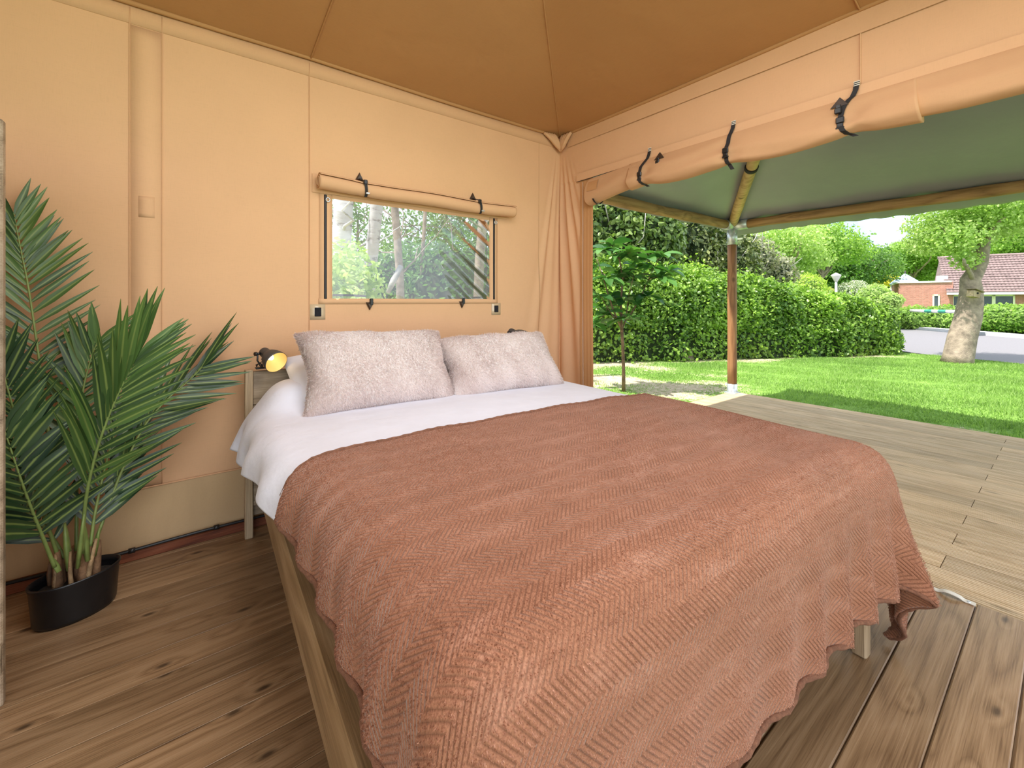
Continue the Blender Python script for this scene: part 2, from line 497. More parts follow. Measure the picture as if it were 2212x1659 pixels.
def furmat():
    m, nt, b, o = newmat('pale pink faux fur')
    setp(b, Roughness=0.85, Specular_IOR_Level=0.15, Sheen_Weight=0.35, Sheen_Roughness=0.5)
    tc = N(nt, 'ShaderNodeTexCoord')
    n = noise_(nt, vmul(nt, tc.outputs['Object'], (1, 1, 0.55)), 26.0, 6.0, 0.65)
    L(nt, ramp(nt, n, [(0.30, (0.68, 0.58, 0.55)), (0.5, (0.75, 0.66, 0.63)), (0.7, (0.80, 0.72, 0.69))]), b.inputs['Base Color'])
    f = noise_(nt, vmul(nt, tc.outputs['Object'], (1, 1, 0.4)), 160.0, 4.0, 0.7)
    bump(nt, b, math_(nt, 'ADD', n, math_(nt, 'MULTIPLY', f, 0.5)), 0.7, 0.015)
    return m
M_fur = furmat()
M_hair = leafmat('fur strands', (0.80, 0.69, 0.66), (0.97, 0.90, 0.875), 0.5, 0.8, spec=0.15, tr_tint=(1, 1, 1))
def pvcmat():
    m, nt, b, o = newmat('grey green canopy sheet')
    setp(b, Roughness=0.33, Specular_IOR_Level=0.5)
    tc = N(nt, 'ShaderNodeTexCoord')
    n = noise_(nt, tc.outputs['Object'], 1.3, 3.0)
    L(nt, ramp(nt, n, [(0.3, (0.25, 0.25, 0.295)), (0.7, (0.29, 0.29, 0.34))]), b.inputs['Base Color'])
    bump(nt, b, noise_(nt, tc.outputs['Object'], 4.0, 3.0), 0.2, 0.03)
    return m
M_pvc = pvcmat()
def filmmat():
    m, nt, b, o = newmat('clear window film')
    nt.nodes.remove(b)
    tr = N(nt, 'ShaderNodeBsdfTransparent'); tr.inputs[0].default_value = (0.90, 0.94, 0.99, 1)
    gl = N(nt, 'ShaderNodeBsdfGlossy'); gl.inputs['Roughness'].default_value = 0.04
    df = N(nt, 'ShaderNodeBsdfDiffuse'); df.inputs[0].default_value = (0.80, 0.84, 0.92, 1)
    lw = N(nt, 'ShaderNodeFresnel'); lw.inputs['IOR'].default_value = 1.5
    tc = N(nt, 'ShaderNodeTexCoord')
    bm = N(nt, 'ShaderNodeBump', _Strength=0.25, _Distance=0.02)
    L(nt, noise_(nt, tc.outputs['Object'], 5.0, 2.0), bm.inputs['Height'])
    L(nt, bm.outputs[0], gl.inputs['Normal']); L(nt, bm.outputs[0], lw.inputs['Normal'])
    m1 = N(nt, 'ShaderNodeMixShader'); m1.inputs[0].default_value = 0.17
    L(nt, tr.outputs[0], m1.inputs[1]); L(nt, df.outputs[0], m1.inputs[2])
    m2 = N(nt, 'ShaderNodeMixShader')
    L(nt, math_(nt, 'MULTIPLY', lw.outputs[0], 1.6), m2.inputs[0])
    L(nt, m1.outputs[0], m2.inputs[1]); L(nt, gl.outputs[0], m2.inputs[2])
    L(nt, m2.outputs[0], o.inputs[0])
    return m
M_film = filmmat()
M_bark = plain('rough grey bark', (0.30, 0.235, 0.185), 0.9, 0.4, 9, 0.9)
M_barkl = plain('pale smooth bark', (0.42, 0.39, 0.36), 0.8, 0.4, 5, 0.6)
M_barkd = plain('young brown bark', (0.17, 0.105, 0.06), 0.8, 0.4, 12, 0.5)
M_brick = None
# ================================================================== STRUCTURE
WX, WY, EZ = 2.62, 2.72, 2.60           # right wall plane, back wall plane, eave height
def struct(o):
    o['kind'] = 'structure'; return o
# ---- floor: planks along x
subfloor = struct(MB().box(-3.0, 2.5, -2.4, 2.8, -0.10, -0.03).build('floor', M_dark))
PITCH = 0.141
def plank_mesh(name, length, width, mat, lip=0.004):
    # rounded long edges with a lower tongue showing in the joint
    h = width / 2
    c = 0.003 if lip > 0.001 else 0.0012
    prof = [(-h - lip, -0.03), (-h - lip, -0.014), (-h, -0.013), (-h, -c * 0.8), (-h + c, 0), (h - c, 0), (h, -c * 0.8), (h, -0.03)]
    V = [(x, a, z) for x in (0, length) for a, z in prof]
    n = len(prof)
    F = [(k, (k + 1) % n, n + (k + 1) % n, n + k) for k in range(n)] + [tuple(range(n))[::-1], tuple(range(n, 2 * n))]
    me = bpy.data.meshes.new(name)
    me.from_pydata(V, [], F)
    me.materials.append(mat)
    return me
x_joint = [0.9, -0.6, 1.3, 0.2, -0.9, 0.7]
row = 0
y = 0.105 - PITCH * 16
while y < 2.70:
    gap = 0.010 if abs(y - 0.528) < 0.02 else (0.0045 if y < 0.75 else 0.0022)
    # the boards run the full depth of the tent; only rows near the camera are jointed
    spans = [(-2.9, 2.518)] if row % 3 else [(-2.9, x_joint[row % 6] - 1.9), (x_joint[row % 6] - 1.897, 2.518)]
    for a, b_ in spans:
        me = plank_mesh('plank', b_ - a, PITCH - gap, M_floor, 0.004 if y < 0.75 else 0.0003)
        o = bpy.data.objects.new('plank', me)
        o.location = (a, y + PITCH / 2, R.uniform(-0.001, 0.001))
        link(o, subfloor)
    y += PITCH; row += 1

# ---- back wall of canvas with a hole for the window film
FX0, FX1, FZ0, FZ1 = 0.744, 1.884, 1.217, 1.813
def wall_y(x, z):
    a = (WX - x) / (2.62 - z + 0.12)
    fold = np.sin(a * 78 + 1.3) * 0.5 + np.sin(a * 47) * 0.5
    k = smooth01(a, 0.0, 0.03) * (1 - smooth01(a, 0.12, 0.26)) * smooth01(2.62 - z, 0.1, 0.6)
    return WY - fold * 0.016 * k + wob(x, z, 0, 2.2) * 0.004 + wob(x, z * 0.3, 2, 6.0) * 0.0018
xs = np.unique(np.concatenate([np.arange(-2.8, WX, 0.035), np.arange(2.2, WX + 0.001, 0.009), [FX0, FX1, WX]]))
zs = np.unique(np.concatenate([np.arange(0.045, EZ, 0.04), [FZ0, FZ1, EZ + 0.02]]))
X, Z = np.meshgrid(xs, zs, indexing='ij')
V = np.stack([X, wall_y(X, Z), Z], -1).reshape(-1, 3)
F = gridfaces(len(xs), len(zs))
ctr = V[F].mean(1)
keep = ~((ctr[:, 0] > FX0) & (ctr[:, 0] < FX1) & (ctr[:, 2] > FZ0) & (ctr[:, 2] < FZ1))
wall_back = struct(npmesh('wall_back', V, F[keep][:, ::-1], M_canvas, smooth=True))
def onwall(x, z, d=0.0):
    return Vector((x, float(wall_y(np.float64(x), np.float64(z))) - d, z))
def wall_strip(name, x0, x1, z0, z1, mat, d0=0.003, d1=None, parent=None, n=24, lean=None):
    """a second layer of cloth sewn on the back wall"""
    horizontal = (x1 - x0) > (z1 - z0)
    nx, nz = (n, 3) if horizontal else (3, n)
    xs = np.linspace(x0, x1, nx); zs = np.linspace(z0, z1, nz)
    X, Z = np.meshgrid(xs, zs, indexing='ij')
    Y = wall_y(X, Z) - d0
    V = np.stack([X, Y, Z], -1).reshape(-1, 3)
    V2 = V.copy(); V2[:, 1] += d0 - 0.0005
    F = gridfaces(nx, nz)
    k = nx * nz
    ed = []
    for i in range(nx - 1):
        ed += [(i * nz, (i + 1) * nz, k + (i + 1) * nz, k + i * nz), (i * nz + nz - 1, k + i * nz + nz - 1, k + (i + 1) * nz + nz - 1, (i + 1) * nz + nz - 1)]
    for j in range(nz - 1):
        ed += [(j, k + j, k + j + 1, j + 1), ((nx - 1) * nz + j, (nx - 1) * nz + j + 1, k + (nx - 1) * nz + j + 1, k + (nx - 1) * nz + j)]
    return npmesh(name, np.concatenate([V, V2]), np.concatenate([F[:, ::-1], np.array(ed)]), mat, parent)
wall_strip('pole_sleeve', -0.166, -0.048, 0.31, 2.50, M_canvas, 0.004, parent=wall_back, n=40)
for sx in (-0.166, -0.048, 0.618):
    tb = MB(); tb.tube([onwall(sx, z, 0.004) for z in np.linspace(0.31 if sx < 0 else 0.05, 2.58, 40)], 0.0025, 6); tb.build('seam', M_band, wall_back)
wall_strip('sleeve_patch', -0.135, -0.075, 1.60, 1.70, M_canvas, 0.0055, parent=wall_back, n=6)
wall_strip('eave_hem', -2.8, 2.56, 2.505, 2.60, M_band, 0.004, parent=wall_back, n=120)
# mud skirt: smoother, greyer cloth along the ground, its top lapped over the wall
xs = np.linspace(-2.8, 2.5, 60); zs = np.linspace(0.05, 0.315, 6)
X, Z = np.meshgrid(xs, zs, indexing='ij')
Y = WY - 0.012 - 0.02 * (1 - (Z - 0.05) / 0.265) + wob(X, Z, 5, 3.0) * 0.004
npmesh('mud_skirt', np.stack([X, Y, Z], -1), gridfaces(60, 6)[:, ::-1], M_skirt, wall_back, smooth=True)
MB().tube([(x, WY - 0.014 + 0.002 * math.sin(9 * x), 0.315) for x in np.linspace(-2.8, 2.5, 60)], 0.004, 6).build('skirt_seam', M_band, wall_back)
# sewn-on clear patches with a black square of hook tape
for cx, cz in ((0.663, 1.138), (1.944, 1.143)):
    mp, nt_, b_, o_ = newmat('clear vinyl patch'); setp(b_, Base_Color=(0.62, 0.47, 0.30), Roughness=0.15, Specular_IOR_Level=0.8)
    vp = wall_strip('vinyl_patch', cx - 0.042, cx + 0.042, cz - 0.045, cz + 0.045, mp, 0.003, parent=wall_back, n=4)
    MB().box(cx - 0.018, cx + 0.018, WY - 0.012, WY - 0.005, cz - 0.026, cz + 0.026, c=0.002).build('hook_tape', M_velcro, vp)

# ---- baseboard and cable
base = struct(MB().box(-2.8, 2.45, WY - 0.055, WY - 0.01, 0.0, 0.045, c=0.004).build('baseboard_back', M_redwood))
cab = MB()
cab.tube([(x, WY - 0.062 + 0.004 * math.sin(5 * x), 0.056 + 0.003 * math.sin(7 * x + 1)) for x in np.linspace(-2.7, 2.3, 90)], 0.0075, 8)
cable = tag(cab.build('power_cable', M_black), 'thin black cable running along the reddish skirting board at the foot of the canvas wall', 'cable')
for cxp in (-0.155, 0.168):
    MB().tube([(cxp - 0.012, WY - 0.062 + 0.004 * math.sin(5 * cxp), 0.056 + 0.003 * math.sin(7 * cxp + 1)), (cxp + 0.012, WY - 0.062 + 0.004 * math.sin(5 * cxp), 0.056 + 0.003 * math.sin(7 * cxp + 1))], 0.0125, 8).build('cable_clip', M_black, cable)

# ---- ceiling: hipped canvas roof
PB, PR = 0.24, 0.22
def roof_z(x, y):
    b = PB * (WY - y); r = PR * (WX - x); l = PR * (x + 2.8)
    sag = 0.012 * np.sin(np.clip((WY - y) / 3.2, 0, 1) * PI) * (1 - np.abs(((x - 0.622 + 1.0) % 2.0) - 1.0))
    sag2 = 0.012 * np.sin(np.clip((WX - x) / 3.2, 0, 1) * PI) * (1 - np.abs(((y - 0.64 + 1.0) % 2.0) - 1.0))
    return EZ + np.minimum(np.minimum(b - sag, r - sag2), np.maximum(l, 0)) + wob(x, y, 1, 2.5) * 0.003
us = np.arange(-2.8, WX + 0.03, 0.045); vs = np.arange(-2.3, WY + 0.03, 0.045)
X, Y = np.meshgrid(us, vs, indexing='ij')
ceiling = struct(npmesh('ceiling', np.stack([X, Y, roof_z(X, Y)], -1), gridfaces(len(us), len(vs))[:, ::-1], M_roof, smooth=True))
def roof_seam(a, b, name='roof_seam', r=0.004, n=40, dz=0.004):
    pts = []
    for t in np.linspace(0, 1, n):
        x = a[0] + (b[0] - a[0]) * t; y = a[1] + (b[1] - a[1]) * t
        pts.append((x, y, float(roof_z(np.float64(x), np.float64(y))) - dz))
    MB().tube(pts, r, 6).build(name, M_roof, ceiling)
roof_seam((WX, WY), (WX - 2.6, WY - 2.6 * PR / PB), 'hip_seam', 0.005, 60, 0.002)
roof_seam((0.622, WY), (0.622, 0.9)); roof_seam((WX, 0.64), (1.0, 0.64)); roof_seam((-1.38, WY), (-1.38, 1.5)); roof_seam((WX, -1.36), (1.8, -1.36))
# piped eave where roof and walls are laced together
MB().tube([(x, WY - 0.012, EZ + 0.004 - 0.008 * abs(math.sin((x - 0.622) * PI / 2.0))) for x in np.linspace(-2.8, WX - 0.02, 80)], 0.012, 8).build('eave_piping', M_roof, ceiling)
MB().tube([(WX - 0.012, y_, EZ + 0.004 - 0.008 * abs(math.sin((y_ - 0.64) * PI / 2.0))) for y_ in np.linspace(-2.3, WY - 0.02, 80)], 0.012, 8).build('eave_piping', M_roof, ceiling)

# ---- right wall: canvas pier by the corner, then the valance over the open door
def rx(y, z):
    a = (WY - y) / (2.62 - z + 0.12)
    k = smooth01(y, 2.42, 2.62) * smooth01(2.62 - z, 0.15, 0.8)
    return WX - 0.02 * np.sin(a * 62) * k + wob(y, z, 3, 2.4) * 0.004
ys = np.concatenate([np.arange(-2.3, 2.3, 0.05), np.arange(2.3, WY + 0.001, 0.01), [WY]])
zs = np.arange(2.19, EZ + 0.03, 0.04)
Yg, Zg = np.meshgrid(ys, zs, indexing='ij')
wall_right = struct(npmesh('wall_right', np.stack([rx(Yg, Zg), Yg, Zg], -1), gridfaces(len(ys), len(zs)), M_canvas2, smooth=True))
ys = np.arange(2.345, WY + 0.035, 0.008); zs = np.arange(0.0, 2.25, 0.05)
Yg, Zg = np.meshgrid(ys, zs, indexing='ij')
npmesh('door_pier', np.stack([rx(Yg, Zg), Yg, Zg], -1), gridfaces(len(ys), len(zs)), M_canvas2, wall_right, smooth=True)
# the door edge: a darker sewn tape with a zip line beside the opening
ys = np.linspace(2.338, 2.475, 14); zs = np.linspace(0.0, 2.17, 40)
Yg, Zg = np.meshgrid(ys, zs, indexing='ij')
Xg = rx(Yg, Zg) - 0.006 - 0.004 * np.sin((Yg - 2.338) * 90) ** 2
npmesh('door_edge_tape', np.stack([Xg, Yg, Zg], -1), gridfaces(14, 40), M_jamb, wall_right, smooth=True)
zt = MB(); zt.tube([(float(rx(np.float64(2.44), np.float64(z))) - 0.012, 2.44, z) for z in np.linspace(0.0, 2.16, 30)], 0.0022, 5)
zt.build('zip_tape', plain('pale zip cord', (0.62, 0.50, 0.42), 0.7), wall_right)
def rband(name, y0, y1, z0, z1, d, mat, n=70, wav=0.003):
    ys = np.linspace(y0, y1, n); zs = np.linspace(z0, z1, 4)
    Yg, Zg = np.meshgrid(ys, zs, indexing='ij')
    Xg = WX - d + wob(Yg, Zg, 8, 3.0) * wav
    return npmesh(name, np.stack([Xg, Yg, Zg], -1), gridfaces(n, 4), mat, wall_right, smooth=True)
rband('eave_hem', -2.3, 2.62, 2.49, 2.60, 0.010, M_band)
rband('valance_hem', -2.3, 2.505, 2.178, 2.238, 0.020, M_canvas2, wav=0.002)
MB().tube([(WX - 0.019, y_, 2.176 + 0.003 * math.sin(4 * y_)) for y_ in np.linspace(-2.3, 2.505, 60)], 0.0022, 5).build('hem_shadow_line', M_dark, wall_right)  # dark tube standing in for the shadow under the hem's lower edge
MB().tube([(WX - 0.006, 0.64, z) for z in np.linspace(2.2, 2.6, 6)], 0.003, 6).build('seam', M_band, wall_right)
# gathered cloth knot where the two hems meet in the corner
gk = MB()
for q in range(9):
    a0 = Vector((WX - 0.20 + 0.022 * q, WY - 0.020 - 0.005 * q, 2.595)) if q < 5 else Vector((WX - 0.03, WY - 0.06 - 0.035 * (q - 5), 2.595))
    a1 = Vector((WX - 0.035, WY - 0.045, 2.47 - 0.004 * (q % 3)))
    m = (a0 + a1) / 2 + Vector((-0.01, -0.012, 0.012))
    gk.tube([a0, (a0 + m) / 2 + Vector((-.003, -.003, .004)), m, (m + a1) / 2, a1], [0.012, 0.017, 0.019, 0.017, 0.006], 8)
gk.build('corner_gather', M_band, wall_right)
# left wall, out of view beside the camera
struct(MB().box(-2.86, -2.80, 0.4, WY, 0.0, EZ).build('wall_left', M_canvas))

# ---- window: film, sewn border, zips, tabs
win = thing('window_1', None, None, (1.31, WY, FZ0)); struct(win)
xs = np.linspace(FX0 - 0.01, FX1 + 0.01, 90); zs = np.linspace(FZ0 - 0.01, FZ1 + 0.03, 50)
X, Z = np.meshgrid(xs, zs, indexing='ij')
kk = smooth01(X, 1.35, 1.85)
pull = (X - 1.9) * 0.75 + (Z - 1.2) * 1.0
Yf = WY + 0.005 + 0.006 * kk * np.sin(pull * 48 + wob(X, Z, 0, 3) * 2.0) + 0.005 * wob(X, Z * 1.6, 4, 3.2) + 0.004 * smooth01(1.42 - Z, 0, 0.2) * wob(X, Z, 9, 11)
npmesh('film_pane', np.stack([X, Yf, Z], -1), gridfaces(90, 50)[:, ::-1], M_film, win, smooth=True)
for a in ((0.672, FX0, 1.188, 1.86), (FX1, 1.955, 1.188, 1.84)):
    wall_strip('border', *a, M_canvas, 0.005, parent=win, n=20)
wall_strip('border', 0.668, 1.955, 1.186, FZ0, M_canvas, 0.0065, parent=win, n=40)
for zx in (0.705, 1.922):
    zz = wall_strip('zip', zx - 0.0075, zx + 0.0075, 1.215, 1.83, M_webb, 0.008, parent=win, n=20)
    MB().box(zx - 0.002, zx + 0.002, WY - 0.012, WY - 0.007, 1.218, 1.83).build('zip_teeth', M_black, zz)
    rg = MB()
    rg.tube([(zx + 0.012 + 0.011 * math.cos(w), WY - 0.014, 1.80 + 0.012 * math.sin(w)) for w in np.linspace(0, 2 * PI, 17)], 0.003, 6, caps=False)
    rg.build('zip_puller', M_steel, zz)
for a, b_ in (((0.752, 1.238), (0.955, 1.232)), ((1.655, 1.228), (1.872, 1.232))):
    MB().strip([(a[0], WY + 0.018, a[1]), ((a[0] + b_[0]) / 2, WY + 0.018, a[1]), (b_[0], WY + 0.018, b_[1])], 0.013, (0, 0, 1)).build('outer_strap', M_webb, win)
MB().strip([(1.872, WY + 0.018, 1.225), (1.872, WY + 0.018, 1.72)], 0.008, (1, 0, 0)).build('outer_strap', M_webb, win)
def tri_tab(cx, cz, s, up, parent, y0=WY):
    k = 1 if up else -1
    def tri(sc, d):
        return [(cx - s * sc, y0 - d, cz - k * s * 0.85 * sc), (cx + s * sc, y0 - d, cz - k * s * 0.85 * sc), (cx, y0 - d, cz + k * s * 1.05 * sc)]
    V = tri(1, 0.004) + tri(1, 0.008) + tri(0.55, 0.020)
    F = [(0, 1, 4, 3), (1, 2, 5, 4), (2, 0, 3, 5), (3, 4, 7, 6), (4, 5, 8, 7), (5, 3, 6, 8), (6, 7, 8)]
    t = MB().add(V, F).build('strap_tab', M_patch, parent)
    st = MB()
    for i in range(3):
        a = Vector(tri(0.88, 0.0085)[i]); b_ = Vector(tri(0.88, 0.0085)[(i + 1) % 3])
        st.tube([a, b_], 0.0008, 4)
    st.build('stitching', M_whitestrap, t)
    return t
for cx, cz in ((0.969, 1.172), (1.640, 1.178)):
    t = tri_tab(cx, cz, 0.026, False, win)
    MB().box(cx - 0.002, cx + 0.018, WY - 0.022, WY - 0.006, cz + 0.004, cz + 0.046, c=0.003).build('buckle', M_black, t)

# ---- rolled window blind tied above the film
blind = thing('rolled_window_blind', 'tan canvas window blind rolled up and tied with two black straps over the clear window', 'blind', (1.36, WY - 0.06, 1.885))
nx, na = 120, 90
xs = np.linspace(0.655, 2.066, nx)
tt = np.linspace(0, 1, na)
ang = tt * 2 * PI * 2.6 - 0.45 * PI
rad = 0.021 + 0.027 * tt
V = np.zeros((nx, na, 3))
for i, x in enumerate(xs):
    p = 1 - 0.24 * math.exp(-((x - 0.905) / 0.055) ** 2) - 0.26 * math.exp(-((x - 1.731) / 0.055) ** 2)
    wr = 1 + 0.05 * np.sin(ang * 3 + x * 19) * (1 - p) * 3
    sag = -0.006 * math.sin((x - 0.655) / 1.41 * PI) - 0.004 * math.sin(x * 8)
    V[i, :, 0] = x + 0.01 * (tt - 0.5) + 0.004 * math.sin(7 * x)
    V[i, :, 1] = WY - 0.060 + np.cos(ang) * rad * p * wr
    V[i, :, 2] = 1.888 + sag + np.sin(ang) * rad * (0.75 + 0.25 * p) * wr + 0.006 * (1 - p)
o = npmesh('roll', V, gridfaces(nx, na), M_band, blind, smooth=True)
md = o.modifiers.new('thick', 'SOLIDIFY'); md.thickness = 0.003; md.offset = 0
xs2 = np.linspace(0.632, 2.045, 60); zs2 = np.linspace(1.835, 1.945, 6)
X, Z = np.meshgrid(xs2, zs2, indexing='ij')
npmesh('header_flap', np.stack([X, WY - 0.009 + 0.002 * np.sin(X * 23), Z], -1), gridfaces(60, 6)[:, ::-1], M_band, blind)
for cx, ps in ((0.905, 0.02), (1.731, 0.03)):
    tri_tab(cx, 1.966, 0.029, True, blind)
    pts = [(cx + 0.001, WY - 0.02, 1.955)]
    for w in np.linspace(0.55 * PI, -0.55 * PI, 14):
        pts.append((cx + ps * (0.55 * PI - w) / (1.1 * PI), WY - 0.060 - math.cos(w) * 0.040, 1.888 + math.sin(w) * 0.050))
    s_ = MB().strip(pts, 0.016, (1, 0, 0.1), 0.003).build('strap', M_webb, blind)
    MB().box(cx - 0.005, cx + 0.019, WY - 0.102, WY - 0.085, 1.905, 1.933, c=0.004).build('buckle', M_black, s_)
    MB().box(cx + ps - 0.012, cx + ps + 0.010, WY - 0.105, WY - 0.095, 1.848, 1.858, c=0.002).build('strap_slide', M_steel, s_)

# ---- rolled door flap hanging under the valance
roll = thing('rolled_door_flap', 'long tan canvas door rolled up under the valance and tied with black buckled straps', 'door flap', (WX - 0.02, 0.9, 2.08))
SY_ = (1.817, 1.245, 0.661)
def roll_pt(y_, w, grow):
    pin = sum(math.exp(-((y_ - s) / 0.06) ** 2) for s in SY_)
    bot = 2.008 - 0.016 * math.sin((y_ - 0.66) * 5.2) ** 2 + 0.012 * pin - grow - 0.012 * max(0, min(1, (-y_ + 0.4) / 0.5)) * 3
    top = 2.19
    bulge = 0.062 + 0.016 * math.sin(y_ * 4 + 1) - 0.022 * pin + grow
    cz = math.sin(w); cxx = math.cos(w)             # egg shaped section: thin at the top, full at the bottom
    wid = bulge * (0.62 - 0.42 * cz)
    lines = max(0.0, math.sin(math.atan2(cz + 0.55, 0.9 * abs(((y_ - 0.35) % 0.58) - 0.29) * 7 + 0.15) * 9)) * pin
    wr = 1 + 0.22 * math.sin(w * 5 + y_ * 17) * pin + 0.10 * math.sin(w * 4 + y_ * 6) * math.sin(y_ * 3.1) + 0.07 * math.sin(w * 3 - y_ * 11) + 0.06 * math.sin(w * 7 + y_ * 3 + math.sin(y_ * 9)) + 0.10 * lines
    return Vector((WX - 0.022 - cxx * wid * wr - 0.01 * (1 - cz), y_ + 0.012 * cz, (top + bot) / 2 + cz * (top - bot) / 2))
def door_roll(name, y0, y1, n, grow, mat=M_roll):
    ys = np.linspace(y0, y1, n); na = 44
    V = np.array([[tuple(roll_pt(y_, 2 * PI * j / na, grow)) for j in range(na)] for y_ in ys])
    # close the ends
    V = np.concatenate([V, V[:1] * 0 + V[0].mean(0), V[:1] * 0 + V[-1].mean(0)])
    F = [[i * na + j, i * na + (j + 1) % na, (i + 1) * na + (j + 1) % na, (i + 1) * na + j] for i in range(n - 1) for j in range(na)]
    e = (n - 1) * na
    F += [[n * na + j, n * na + (j + 1) % na, (j + 1) % na, j] for j in range(na)]
    F += [[e + j, e + (j + 1) % na, (n + 1) * na + (j + 1) % na, (n + 1) * na + j] for j in range(na)]
    return npmesh(name, V, np.array(F), mat, roll, smooth=True)
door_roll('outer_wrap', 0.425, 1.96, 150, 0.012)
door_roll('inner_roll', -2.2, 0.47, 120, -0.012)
# loose end by the pier: sags lower and shows its twist
n, na = 36, 40
V = np.zeros((n, na, 3))
for i in range(n):
    t = i / (n - 1)
    y_ = 1.90 + 0.44 * t
    bot = 2.015 - 0.065 * t ** 1.3
    top = 2.185 - 0.02 * t
    for j in range(na):
        w = 2 * PI * j / na
        cz, cxx = math.sin(w), math.cos(w)
        wid = (0.050 + 0.018 * t) * (0.7 - 0.3 * cz)
        wr = 1 + 0.16 * math.sin(w * 3 + t * 5.0) * min(1, t * 3) * (1 - 0.4 * t)
        V[i, j] = (WX - 0.028 - cxx * wid * wr, y_ + 0.03 * cxx * t, (top + bot) / 2 + cz * (top - bot) / 2 * (1 - 0.05 * cxx))
F = [[i * na + j, i * na + (j + 1) % na, (i + 1) * na + (j + 1) % na, (i + 1) * na + j] for i in range(n - 1) for j in range(na)]
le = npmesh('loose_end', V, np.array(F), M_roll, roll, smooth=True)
# spiral of cloth layers at its open end
sp = []
for a in np.linspace(0, 4.6 * PI, 70):
    f = 1 - a / (5.2 * PI)
    sp.append((a, f))
nsp = len(sp)
V = []
for dy in (0.0, -0.10):
    for a, f in sp:
        V.append((WX - 0.028 - math.cos(a) * 0.047 * f, 2.338 + dy + 0.004 * f, 2.057 + math.sin(a) * 0.098 * f))
F = [[k, k + 1, nsp + k + 1, nsp + k] for k in range(nsp - 1)]
npmesh('rolled_layers', V, np.array(F), M_jamb, le, smooth=True)
MB().strip([(WX - 0.028 - math.cos(w) * 0.073, 2.27, 2.045 + math.sin(w) * 0.092) for w in np.linspace(-0.5 * PI - 1.2, -0.5 * PI + 0.9, 12)], 0.016, (0, 1, 0.15), 0.003).build('strap', M_webb, roll)
for k, sy in enumerate(SY_):
    h = [0.0, -0.02, 0.012][k]
    pts = [(WX - 0.024, sy - 0.012, 2.258), (WX - 0.030, sy - 0.008, 2.215)]
    for q, wdeg in enumerate((72, 54, 36, 18, 0, -18, -36, -54, -72, -90)):
        p_ = roll_pt(sy + 0.004 + (0.026 + h) * math.sin(q / 9 * PI), math.radians(wdeg), 0.012)
        pts.append((p_.x - 0.005 * math.cos(math.radians(wdeg)) - 0.002, sy + 0.004 + (0.026 + h) * math.sin(q / 9 * PI), p_.z + 0.005 * math.sin(math.radians(wdeg))))
    pts.append((pts[-1][0] + 0.004, sy - 0.012, pts[-1][2] - 0.012 - 0.02 * (k == 1)))
    p_ = roll_pt(sy + 0.03 + h, math.radians(-20), 0.012)
    s_ = MB().strip(pts, 0.022, (0, 1, 0.05), 0.003).build('strap', M_webb, roll)
    bk = MB()
    p = Vector((p_.x - 0.010, sy + 0.029 + h, p_.z))
    bk.box(p.x - 0.007, p.x + 0.007, p.y - 0.017, p.y + 0.017, p.z - 0.005, p.z + 0.026, c=0.004)
    bk.box(p.x - 0.006, p.x + 0.006, p.y - 0.013, p.y + 0.013, p.z - 0.024, p.z - 0.004, c=0.003)
    bk.box(p.x - 0.006, p.x + 0.008, p.y - 0.018, p.y + 0.018, p.z - 0.032, p.z - 0.022, c=0.003)
    bk.build('buckle', M_black, s_)
    for q in range(3):
        MB().box(WX - 0.029, WX - 0.024, sy - 0.024, sy, 2.236 + 0.009 * q, 2.240 + 0.009 * q).build('stitch_bar', M_whitestrap, s_)
# leather triangle tabs with a hanging buckle half on the roll
for ty, tz in ((1.715, 2.168), (0.712, 2.165)):
    V = [(WX - 0.050, ty + 0.038, tz - 0.014), (WX - 0.050, ty - 0.038, tz - 0.014), (WX - 0.036, ty, tz + 0.034), (WX - 0.054, ty + 0.036, tz - 0.014), (WX - 0.054, ty - 0.036, tz - 0.014), (WX - 0.044, ty, tz + 0.033)]
    t = MB().add(V, [(0, 1, 2), (5, 4, 3), (0, 3, 4, 1), (1, 4, 5, 2), (2, 5, 3, 0)]).build('strap_tab', M_patch, roll)
    b_ = MB(); b_.box(WX - 0.078, WX - 0.064, ty - 0.014, ty + 0.014, tz - 0.055, tz - 0.026, c=0.004); b_.box(WX - 0.072, WX - 0.062, ty - 0.010, ty + 0.010, tz - 0.028, tz - 0.010, c=0.002)
    b_.build('buckle', M_black, t)

# ---- timber panel standing at the left edge of the view
pan = thing('wooden_partition', 'pale timber side panel standing upright in front of the palm, seen edge-on', 'panel', (-0.8, 1.96, 0))
for k in range(5):
    MB().box(-1.238 + 0.168 * k, -1.238 + 0.168 * (k + 1) - 0.004, 1.945, 1.975, 0.0, 1.74, c=0.004).build('plank', M_bedx, pan)
MB().box(-1.26, -0.403, 1.93, 1.945, 0.10, 0.19, c=0.004).build('batten', M_bedx, pan)

